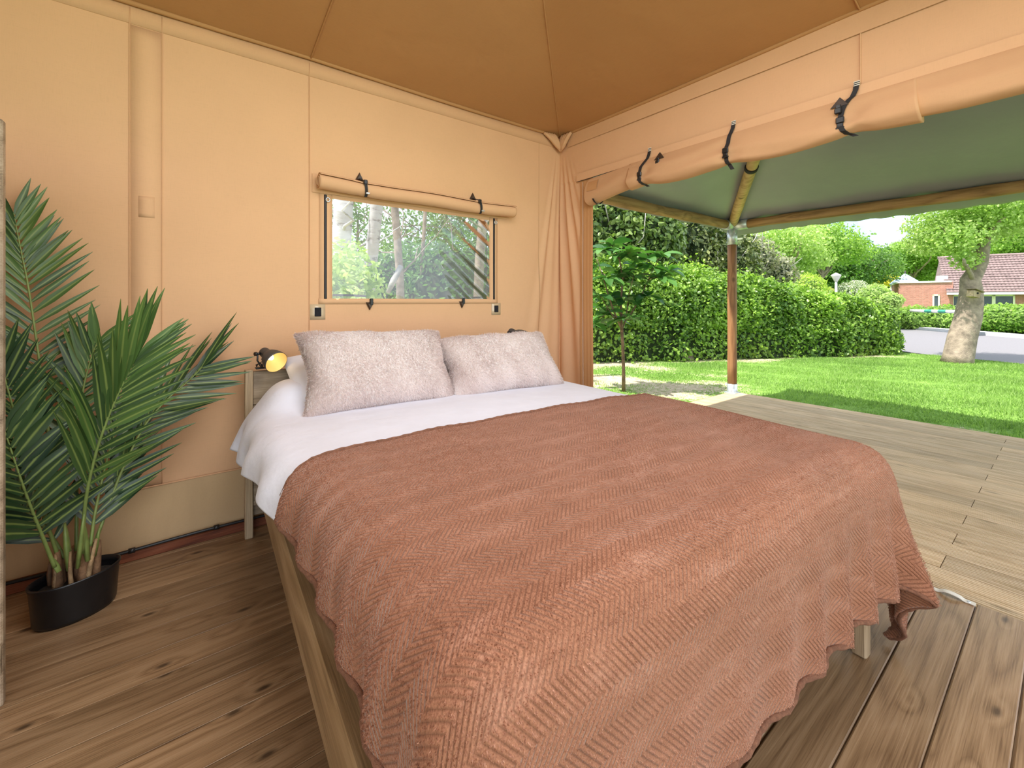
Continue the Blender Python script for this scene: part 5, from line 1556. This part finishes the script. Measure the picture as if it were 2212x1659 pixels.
# ------------------------------------------------------------------ leaning tree by the road
lt = thing('leaning_tree', 'old tree with a thick leaning bare trunk at the lawn edge beside the road', 'tree', (13.4, 1.58, GZ))
dL = 9.44
P = [(2066, 786, .33), (2070, 770, .30), (2078, 730, .285), (2090, 690, .27), (2096, 655, .25), (2098, 630, .225), (2096, 604, .20), (2108, 585, .17), (2118, 565, .155), (2122, 545, .135), (2126, 520, .12), (2132, 490, .09), (2140, 450, .07), (2150, 390, .05)]
m = MB()
pp = [atd(a, b_, dL) for a, b_, r in P]; pp[0].z = GZ - 0.05
m.tube(pp, [r * 0.83 for a, b_, r in P], 16)
rr = random.Random(3)
for (a0, b0, a1, b1, r) in ((2098, 610, 2082, 560, .06), (2118, 565, 2080, 520, .05), (2126, 520, 2170, 470, .05), (2082, 560, 2050, 520, .03), (2126, 520, 2090, 450, .04), (2132, 490, 2200, 500, .03), (2080, 520, 2030, 490, .025)):
    branchy(m, atd(a0, b0, dL), atd(a1, b1, dL + rr.uniform(-.8, .8)), r, r * 0.4, rr, 6, 0.08)
m.build('trunk', M_bark, lt)
foliage('foliage', [(A3(2120, 468, 9.6), (0.9, 0.9, 0.45), 4830), (A3(2050, 515, 9.4), (0.62, 0.7, 0.36), 3150), (A3(2030, 490, 9.9), (0.7, 0.7, 0.44), 3150), (A3(2190, 460, 9.2), (1.0, 0.9, 0.53), 4620), (A3(2085, 560, 9.3), (0.26, 0.28, 0.26), 546), (A3(2010, 520, 10.1), (0.53, 0.53, 0.27), 1470), (A3(2100, 400, 9.2), (1.6, 1.4, 0.62), 6300)], 0.068, M_treep, lt, 31, shell=0.85, jitter=1.2, lump=0.35)
nb = thing('nest_box', 'small wooden nest box fixed to the leaning trunk', 'nest box', atd(2103, 632, dL - 0.25))
q = atd(2103, 634, dL - 0.24)
Mq = Matrix.Translation(q) @ Matrix.Rotation(-YAW, 4, 'Z') @ Matrix.Rotation(0.25, 4, 'Y')
MB().box(-0.09, 0.05, -0.10, 0.06, -0.09, 0.05, M=Mq, c=0.006).build('box', M_bedz, nb)
MB().box(-0.11, 0.08, -0.14, 0.08, 0.05, 0.068, M=Mq @ Matrix.Rotation(0.15, 4, 'Y'), c=0.004).build('lid', M_bedx, nb)
MB().tube([Mq @ Vector((-0.02, -0.103, 0.0)), Mq @ Vector((-0.02, -0.098, 0.0))], 0.022, 12).build('entrance_hole', M_dark, nb)

# ------------------------------------------------------------------ far side of the road
hb2 = shrub('low_hedge', 'low clipped green hedge along the far side of the road', [(A3(1985 + 62 * k, 690, 20.6 - 0.7 * k), (1.06, 1.06, 0.68), 3400) for k in range(-1, 6)], 0.12, M_tree, 41, M_corel, 'hedge', corescale=0.86)
br = thing('road_barrier', 'white barrier arm with green stripes over the road in front of the low hedge', 'barrier', (0, 0, 0))
a, b_ = atd(1968, 671, 19.9), atd(2095, 674, 16.9)
MB().tube([a.lerp(b_, t) for t in np.linspace(0, 1, 6)], 0.066, 10).build('arm', plain('white paint', (0.85, 0.85, 0.83), 0.5), br)
for t in (0.28, 0.52):
    MB().tube([a.lerp(b_, t), a.lerp(b_, t + 0.13)], 0.069, 10, caps=False).build('stripe', plain('green paint', (0.05, 0.30, 0.22), 0.5), br)
c = atd(2096, 700, 16.7)
MB().box(c.x - 0.2, c.x + 0.2, c.y - 0.2, c.y + 0.2, GZ, 1.02, c=0.02).build('barrier_post', plain('grey barrier housing', (0.12, 0.15, 0.18), 0.5), br)

# lamp post
lp = thing('street_lamp', 'slim grey street lamp with a conical head behind the hedge', 'street lamp', fl((1806 - 1106) / FPX * 20, 20, GZ))
b0 = fl((1806 - 1106) / FPX * 20, 20, 0)
MB().tube([(b0.x, b0.y, GZ), (b0.x, b0.y, 0.9), (b0.x, b0.y, 2.12)], [0.065, 0.055, 0.05], 12).build('pole', plain('pale grey lamp pole', (0.55, 0.56, 0.56), 0.5), lp)
MB().lathe([(0.06, 2.10), (0.19, 2.36), (0.20, 2.40), (0.12, 2.45), (0.04, 2.50), (0.0, 2.51)], Matrix.Translation((b0.x, b0.y, 0)), 20).build('lamp_head', plain('lamp head', (0.66, 0.63, 0.60), 0.4), lp)
# ================================================================== HOUSE beyond the road
def brickmat():
    m, nt, b, o = newmat('red brickwork')
    setp(b, Roughness=0.9, Specular_IOR_Level=0.1)
    tc = N(nt, 'ShaderNodeTexCoord')
    bt = N(nt, 'ShaderNodeTexBrick', _Scale=1.0)
    bt.inputs['Brick Width'].default_value = 0.22; bt.inputs['Row Height'].default_value = 0.07; bt.inputs['Mortar Size'].default_value = 0.006
    bt.inputs['Color1'].default_value = (0.40, 0.16, 0.13, 1); bt.inputs['Color2'].default_value = (0.52, 0.22, 0.18, 1); bt.inputs['Mortar'].default_value = (0.45, 0.36, 0.33, 1)
    sb = N(nt, 'ShaderNodeSeparateXYZ'); L(nt, tc.outputs['Object'], sb.inputs[0])
    cb = N(nt, 'ShaderNodeCombineXYZ'); L(nt, math_(nt, 'SUBTRACT', sb.outputs[0], sb.outputs[1]), cb.inputs[0]); L(nt, sb.outputs[2], cb.inputs[1])
    L(nt, cb.outputs[0], bt.inputs['Vector'])
    L(nt, bt.outputs[0], b.inputs['Base Color'])
    return m
M_brick = brickmat()
M_tile = plain('weathered roof tile', (0.25, 0.175, 0.175), 0.8, 0.25, 3)
M_cream = plain('cream window timber', (0.80, 0.76, 0.60), 0.6, 0.05)
M_pane = plain('dark window glass', (0.05, 0.07, 0.09), 0.08, 0.2, 2)
M_trimw = plain('white fascia', (0.80, 0.80, 0.78), 0.6, 0.05)
PHI = math.radians(37)
MC = Matrix.Rotation(-YAW, 4, 'Z')                                     # sideways / forward frame
MH = MC @ Matrix.Translation((33.3, 33.4, 0)) @ Matrix.Rotation(-PHI, 4, 'Z')   # house: x along its front, y to the back
def H(px, d): return (px - 1106) / FPX * d
def Zp(py, d): return CAM_H - (py - 651) / FPX * d
def HU(px, w=0.0):
    """distance along the house front seen at a photo column"""
    k = (px - 1106) / FPX
    c, s_ = math.cos(PHI), math.sin(PHI)
    l0, d0 = 33.3 + w * s_, 33.4 + w * c
    return (k * d0 - l0) / (c + k * s_)
house = thing('house', 'low brick house with a steep brown tiled roof beyond the road', 'house', MH @ Vector((0, 0, GZ)))
WZ = 2.66
x0 = HU(1942)
MB().box(x0, 0.3, 0, 6, GZ, WZ, M=MH).build('wall', M_brick, house)
MB().box(x0 - 0.08, 0.2, -0.08, 6, WZ, WZ + 0.13, M=MH).build('fascia', M_trimw, house)
XR = 9.0
MB().box(0.05, XR, 0.25, 7, GZ, 1.95, M=MH).build('wall', M_brick, house)
MB().box(-0.1, XR, -0.42, -0.30, 1.70, 1.86, M=MH).build('gutter', M_trimw, house)
# tiled roof: interlocking rows, every row lapped over the next
ez, rz = 1.84, 4.75; ey, ry = -0.35, 3.5
rows, cols = 15, 46
Vt, Ft = [], []
for r in range(rows):
    t0, t1 = r / rows, (r + 1.12) / rows
    xs_ = np.linspace(-0.1, XR, cols * 4 + 1)
    wv = 0.045 * np.abs(np.sin(np.arange(cols * 4 + 1) * PI / 4))
    for t, lift in ((t0, 0.075), (t1, 0.0)):
        yv = ey + (ry - ey) * t; zv = ez + (rz - ez) * t
        for xx, w in zip(xs_, wv):
            Vt.append(MH @ Vector((xx, yv - (w + lift) * 0.65, zv + (w + lift) * 0.75)))
    for xx, w in zip(xs_, wv):
        Vt.append(MH @ Vector((xx, ey + (ry - ey) * t0, ez + (rz - ez) * t0)))
    nb_ = len(xs_); b0 = 3 * nb_ * r
    for i in range(nb_ - 1):
        Ft.append((b0 + i, b0 + i + 1, b0 + nb_ + i + 1, b0 + nb_ + i)); Ft.append((b0 + 2 * nb_ + i, b0 + 2 * nb_ + i + 1, b0 + i + 1, b0 + i))
npmesh('roof_tiles', np.array([tuple(v) for v in Vt]), np.array(Ft), M_tile, house, kind='stuff')
rg_ = MB(); rg_.tube([MH @ Vector((x, ry - 0.05, rz + 0.05)) for x in np.linspace(-0.12, XR, 20)], 0.12, 8); rg_.build('ridge_tiles', M_tile, house)
MB().add([MH @ Vector(v) for v in ((0, ey, 1.8), (0, ry, rz - 0.05), (0, ry + 3.9, 1.8), (0.2, ey, 1.8), (0.2, ry, rz - 0.05), (0.2, ry + 3.9, 1.8))], [(0, 2, 1), (3, 4, 5), (0, 1, 4, 3), (1, 2, 5, 4), (0, 3, 5, 2)]).build('gable', M_tile, house)
MB().add([MH @ Vector(v) for v in ((0, ry, rz), (XR, ry, rz), (XR, ry + 4, 1.8), (0, ry + 4, 1.8), (0, ry, rz - 0.1), (XR, ry, rz - 0.1), (XR, ry + 4, 1.7), (0, ry + 4, 1.7))], [(0, 1, 2, 3), (7, 6, 5, 4), (0, 3, 7, 4), (1, 5, 6, 2)]).build('rear_roof', M_tile, house)
def window(px0, px1, z0, z1, w, mull=()):
    a, b_ = HU(px0, w), HU(px1, w)
    f = MB()
    for u0, u1, w0, w1 in ((a, b_, z1 - 0.12, z1), (a, b_, z0, z0 + 0.12), (a, a + 0.10, z0, z1), (b_ - 0.10, b_, z0, z1)):
        f.box(u0, u1, w - 0.08, w + 0.06, w0, w1, M=MH)
    for px in mull:
        f.box(HU(px, w) - 0.09, HU(px, w) + 0.09, w - 0.08, w + 0.06, z0, z1, M=MH)
    fo = f.build('window', M_cream, house)
    ed = [px0] + list(mull) + [px1]
    for i in range(len(ed) - 1):
        MB().box(HU(ed[i], w) + 0.05, HU(ed[i + 1], w) - 0.05, w - 0.02, w + 0.03, z0 + 0.05, z1 - 0.05, M=MH).build('pane', M_pane, fo)
window(2014, 2030, 0.55, 1.75, 0.0)
window(2056, 2110, 0.6, 1.70, 0.25, (2080,))
window(2112, 2192, 0.6, 1.70, 0.25, (2146,))
window(2215, 2300, 0.6, 1.70, 0.25, (2255,))
MB().box(HU(2026, 1), HU(2048, 1), 1.0, 1.8, WZ + 0.1, WZ + 0.55, M=MH).build('roof_vent_box', M_trimw, house)

# gazebo behind the flat roof
D2 = 39.0
gz = thing('gazebo', 'small hexagonal gazebo with a pointed blue-grey roof behind the flat brick wing', 'gazebo', fl(H(1955, D2), D2, GZ))
Mg = MC @ Matrix.Translation((H(1955, D2), D2, 0))
MB().lathe([(0.0, Zp(590, D2)), (0.10, Zp(592, D2)), (0.9, Zp(607, D2)), (1.15, Zp(613, D2)), (1.1, Zp(615, D2)), (0.0, Zp(613, D2))], Mg, 6).build('roof', plain('blue grey shingle', (0.33, 0.42, 0.50), 0.7), gz)
for k in range(6):
    a = k * PI / 3
    MB().tube([Mg @ Vector((0.95 * math.cos(a), 0.95 * math.sin(a), GZ)), Mg @ Vector((0.95 * math.cos(a), 0.95 * math.sin(a), Zp(613, D2)))], 0.09, 6).build('post', M_trimw, gz)
MB().lathe([(0.9, GZ), (0.9, Zp(640, D2)), (0.0, Zp(640, D2))], Mg, 6).build('base_wall', plain('grey boards', (0.40, 0.44, 0.48), 0.7), gz)
MB().lathe([(0.0, Zp(584, D2)), (0.07, Zp(587, D2)), (0.05, Zp(592, D2))], Mg, 8).build('finial', M_lampm, gz)

# shrubs with their own colours behind the hedge
shrub('lime_shrub', 'round lime-green shrub behind the hedge beside the street lamp', [(A3(1745, 622, 21), (0.85, 0.8, 0.72), 2600), (A3(1770, 635, 21), (0.6, 0.6, 0.5), 1200)], 0.09, M_lime, 51, M_corel)
shrub('white_blossom_bush', 'white flowering bush between the street lamp and the brick wing', [(A3(1845, 632, 26), (0.95, 0.9, 0.75), 3000)], 0.10, M_whitebl, 52, M_corel)
shrub('yellow_bush', 'bright yellow bush beside the gazebo roof', [(A3(1915, 606, 44), (1.6, 1.2, 0.6), 1700), (A3(1890, 600, 45), (1.0, 1.0, 0.5), 800)], 0.17, M_yellow, 53, M_corel)
shrub('soft_green_bush', 'soft pale green bush at the far end of the hedge', [(A3(1890, 640, 21), (0.75, 0.7, 0.62), 2200), (A3(1925, 650, 20), (0.5, 0.5, 0.4), 1000)], 0.09, M_treep, 54, M_corel)
shrub('rust_bush', 'low rusty bush at the foot of the street lamp', [(A3(1790, 640, 22.5), (0.4, 0.4, 0.45), 700)], 0.09, leafmat('rusty leaves', (0.25, 0.20, 0.08), (0.50, 0.38, 0.16), 0.3, 0.5), 55, M_corel)

# garden trees beyond
def tree(label, px, d, h_top, trunk_r, blobs, mat, seed, size, bark=M_bark, group='garden trees beyond the hedge', core=True, nbr=9, lean=0.0, cs=0.6):
    base = fl(H(px, d), d, GZ)
    t = thing('garden_tree', label, 'tree', base, group)
    m = MB(); rr_ = random.Random(seed)
    top = Vector(blobs[0][0])
    pts = branchy(m, base, top, trunk_r, trunk_r * 0.35, rr_, 8, 0.03)
    for k in range(nbr):
        b0 = blobs[k % len(blobs)]
        a = pts[rr_.randrange(3, 7)]
        tip = Vector(b0[0]) + Vector((rr_.uniform(-1, 1) * b0[1][0], rr_.uniform(-1, 1) * b0[1][1], rr_.uniform(-.5, .8) * b0[1][2])) * 0.8
        branchy(m, a, tip, trunk_r * 0.4, trunk_r * 0.12, rr_, 6, 0.1)
    m.build('trunk', bark, t)
    foliage('crown', blobs, size, mat, t, seed, 0.6, shell=0.75, jitter=1.1, lump=0.32)
    return t
tree('airy fresh green tree behind the hedge nearest the veranda post', 1700, 26, 6, 0.20, [(A3(1690, 520, 26), (2.6, 2.2, 1.5), 6720), (A3(1640, 560, 25), (1.6, 1.5, 1.2), 3520), (A3(1730, 560, 27), (1.8, 1.6, 1.0), 3520)], M_treep, 61, 0.16)
tree('fresh green tree with a bare grey trunk behind the street lamp', 1783, 29, 6, 0.20, [(A3(1770, 520, 29), (2.8, 2.2, 1.7), 7360), (A3(1830, 540, 30), (1.8, 1.6, 1.0), 2880)], M_tree, 62, 0.17)
tree('deep green spreading tree behind the white blossom bush', 1850, 36, 6, 0.22, [(A3(1840, 570, 37), (3.4, 2.4, 1.9), 8320), (A3(1790, 590, 38), (2.6, 2.0, 1.8), 5760), (A3(1890, 575, 38), (2.4, 2.0, 1.5), 4800)], M_treed, 63, 0.19)
tree('layered green tree above the gazebo roof', 1978, 47, 6, 0.25, [(A3(1975, 545, 47), (3.8, 2.6, 1.4), 6720), (A3(1930, 570, 48), (3.0, 2.4, 1.5), 5120), (A3(2020, 560, 48), (3.0, 2.2, 1.5), 5120), (A3(1985, 590, 49), (3.4, 2.4, 1.4), 5120)], M_tree, 64, 0.23)
tree('tall leafy tree rising behind the tiled roof ridge', 2160, 44, 8, 0.3, [(A3(2150, 500, 44), (4.2, 3, 2.6), 8320), (A3(2080, 520, 43), (3.0, 2.6, 2.0), 5760), (A3(2220, 500, 44), (3.6, 3, 2.8), 7360), (A3(2190, 560, 45), (3.0, 2.6, 1.6), 4160)], M_tree, 65, 0.23)
tree('dark green tree between the pale shrub and the airy tree', 1610, 30, 6, 0.2, [(A3(1600, 570, 30), (2.4, 2, 1.8), 5440), (A3(1560, 560, 31), (2.4, 2, 2.2), 5440)], M_treed, 66, 0.17)
tree('low green tree filling the gap behind the lime shrub', 1735, 38, 5, 0.2, [(A3(1720, 600, 38), (3.0, 2.2, 1.7), 6080), (A3(1660, 600, 36), (2.6, 2, 1.7), 4800)], M_tree, 67, 0.19)
tree('tall tree screening the sky behind the laurel shrub', 1330, 24, 8, 0.25, [(A3(1330, 440, 24), (3.2, 2.6, 2.6), 6720), (A3(1440, 470, 25), (3.0, 2.6, 2.4), 6080), (A3(1380, 560, 24), (2.6, 2.4, 2.0), 4800)], M_treed, 68, 0.19)
far_ = thing('woodland_edge', 'distant band of pale green trees along the horizon behind the gardens', 'woodland', fl(40, 62, GZ), kind='stuff')
foliage('foliage', [(A3(1250 + 62 * k, 606 + 8 * math.sin(k * 2.1), 60 + 3 * math.sin(k * 1.3)), (5.0, 3.0, 4.2 + 1.0 * math.sin(k * 1.7)), 1500) for k in range(0, 18)], 0.6, M_tree, far_, 71, 0.7, shell=0.3)
lumps('inner_foliage', [(A3(1250 + 62 * k, 610 + 8 * math.sin(k * 2.1), 61 + 3 * math.sin(k * 1.3)), (5.0, 3.0, 4.0), 0) for k in range(0, 18)], M_corel, far_, 0.85, 5)

# small stump at the foot of the hedge
q = at(1484, 772, 'z', GZ)
st_ = MB().lathe([(0.0, -0.02), (0.17, -0.02), (0.15, 0.05), (0.135, 0.14), (0.13, 0.24), (0.10, 0.255), (0.0, 0.26)], Matrix.Translation(fl(H(1483, 9.9), 9.9, GZ)), 14)
tag(st_.build('tree_stump', M_bark), 'small cut stump at the foot of the hedge near the tree', 'stump')

# ================================================================== WOOD behind the canvas wall, seen through the window film
tw = 'trees behind the window'
def wtree(label, path, d, r, seed, bark, br_n=10, top=4.5):
    pts = [atd(a, b_, d) for a, b_ in path]
    base = pts[0].copy(); base.z = GZ - 0.05
    t = thing('woodland_tree', label, 'tree', base, tw)
    m = MB(); up = pts[-1] + (pts[-1] - pts[-2]).normalized() * top
    full = [base] + pts[1:] + [up]
    m.tube(full, [r * 1.15] + [r] * (len(pts) - 1) + [r * 0.55], 16)
    rr_ = random.Random(seed)
    for k in range(br_n):
        a = pts[-1].lerp(up, rr_.random())if k % 2 else pts[1].lerp(pts[-1], rr_.random())
        branchy(m, a, a + Vector((rr_.uniform(-1, 1), rr_.uniform(-.6, 1), rr_.uniform(0.1, 0.8))) * rr_.uniform(0.8, 2.0), r * 0.22, r * 0.05, rr_, 6, 0.12)
    m.build('trunk', bark, t)
    return t
def birchmat():
    m, nt, b, o = newmat('banded pale bark')
    setp(b, Roughness=0.75)
    tc = N(nt, 'ShaderNodeTexCoord')
    n = noise_(nt, vmul(nt, tc.outputs['Object'], (2.5, 2.5, 9)), 1.0, 5.0, 0.65)
    L(nt, ramp(nt, n, [(0.38, (0.16, 0.14, 0.13)), (0.46, (0.50, 0.47, 0.45)), (0.7, (0.62, 0.60, 0.58))]), b.inputs['Base Color'])
    bump(nt, b, n, 0.5, 0.03)
    return m
M_birch = birchmat()
wtree('thick dark-banded trunk just inside the window edge nearest the palm', [(728, 690), (735, 560), (741, 470), (744, 400)], 6.0, 0.125, 1, M_birch)
wtree('pale bare trunk leaning a little, seen through the window film', [(792, 690), (798, 600), (810, 480), (818, 400)], 6.6, 0.095, 2, M_birch)
wtree('slim dark trunk with forking branches in the middle of the window', [(868, 690), (864, 600), (857, 500), (850, 420)], 8.5, 0.075, 3, M_bark, 16)
wtree('thin straight sapling right of the slim dark trunk in the window', [(905, 690), (912, 560), (920, 440), (924, 380)], 9.5, 0.04, 4, M_bark, 8)
wtree('dark slanting trunk near the zip beside the garden end of the window', [(1028, 690), (1036, 560), (1046, 450), (1056, 380)], 9.0, 0.10, 5, M_bark, 12)
wb = thing('sunlit_bush', 'sunlit bright green bush low in the window corner nearest the palm', 'bush', atd(745, 690, 5.2))
foliage('foliage', [(A3(740, 590, 5.3), (0.45, 0.4, 0.42), 900), (A3(770, 625, 5.2), (0.35, 0.35, 0.3), 650), (A3(725, 640, 5.0), (0.4, 0.4, 0.45), 700)], 0.085, M_treep, wb, 81, 0.5, shell=0.7, jitter=1.1)
for k, (px, d, rx_, rz_, n_, m_, lb) in enumerate(((900, 11, 1.8, 1.3, 3200, M_treed, 'dark green thicket low behind the trunks in the window'), (1000, 10, 1.6, 1.4, 3000, M_treed, 'dark green thicket behind the slanting trunk in the window'), (820, 12, 1.8, 1.2, 2800, M_tree, 'mid green thicket behind the pale trunk in the window'), (1090, 12, 1.8, 1.6, 2600, M_treed, 'dark thicket at the garden end behind the canvas wall'), (690, 11, 1.8, 1.6, 2600, M_tree, 'green thicket behind the thick banded trunk'))):
    shrub('thicket', lb, [(A3(px, 630, d), (rx_, 1.0, rz_), n_)], 0.13, m_, 90 + k, M_core, 'shrub', 'thickets behind the window', stems=10)
for k, (px, py, d, r, n_, lb) in enumerate(((960, 500, 12.5, (2.2, 1.6, 1.3), 2300, 'loose leafy crown hanging across the middle of the window'), (1040, 470, 11.5, (1.6, 1.4, 1.1), 1700, 'loose leafy crown near the garden end of the window'), (760, 470, 14, (1.8, 1.6, 1.4), 1300, 'thin leafy crown between the pale trunks in the window'), (860, 560, 16, (2.6, 1.6, 1.5), 2400, 'far leafy crown behind the slim trunk in the window'))):
    b0 = A3(px, py, d)
    t = thing('woodland_tree', lb, 'tree', (b0[0], b0[1], GZ), tw)
    m = MB(); rr_ = random.Random(40 + k)
    pts = branchy(m, (b0[0] + 0.6, b0[1] + 1.0, GZ), Vector(b0) + Vector((0.2, 0.4, 0.6)), 0.09, 0.03, rr_, 8, 0.05)
    for q in range(12):
        branchy(m, pts[rr_.randrange(4, 8)], Vector(b0) + Vector((rr_.uniform(-1, 1) * r[0], rr_.uniform(-1, 1) * r[1], rr_.uniform(-.8, .8) * r[2])), 0.03, 0.008, rr_, 6, 0.1)
    m.build('trunk', M_bark, t)
    foliage('crown', [(b0, r, n_)], 0.12, M_treed, t, 140 + k, 0.5, shell=0.9, jitter=1.2, lump=0.3)
lg = MB(); lg.tube([atd(838, 632, 6.0), atd(850, 606, 6.1), atd(866, 575, 6.2)], [0.03, 0.045, 0.035], 10)
tag(lg.build('broken_branch', M_barkl), 'pale broken branch leaning in the undergrowth behind the window', 'branch')
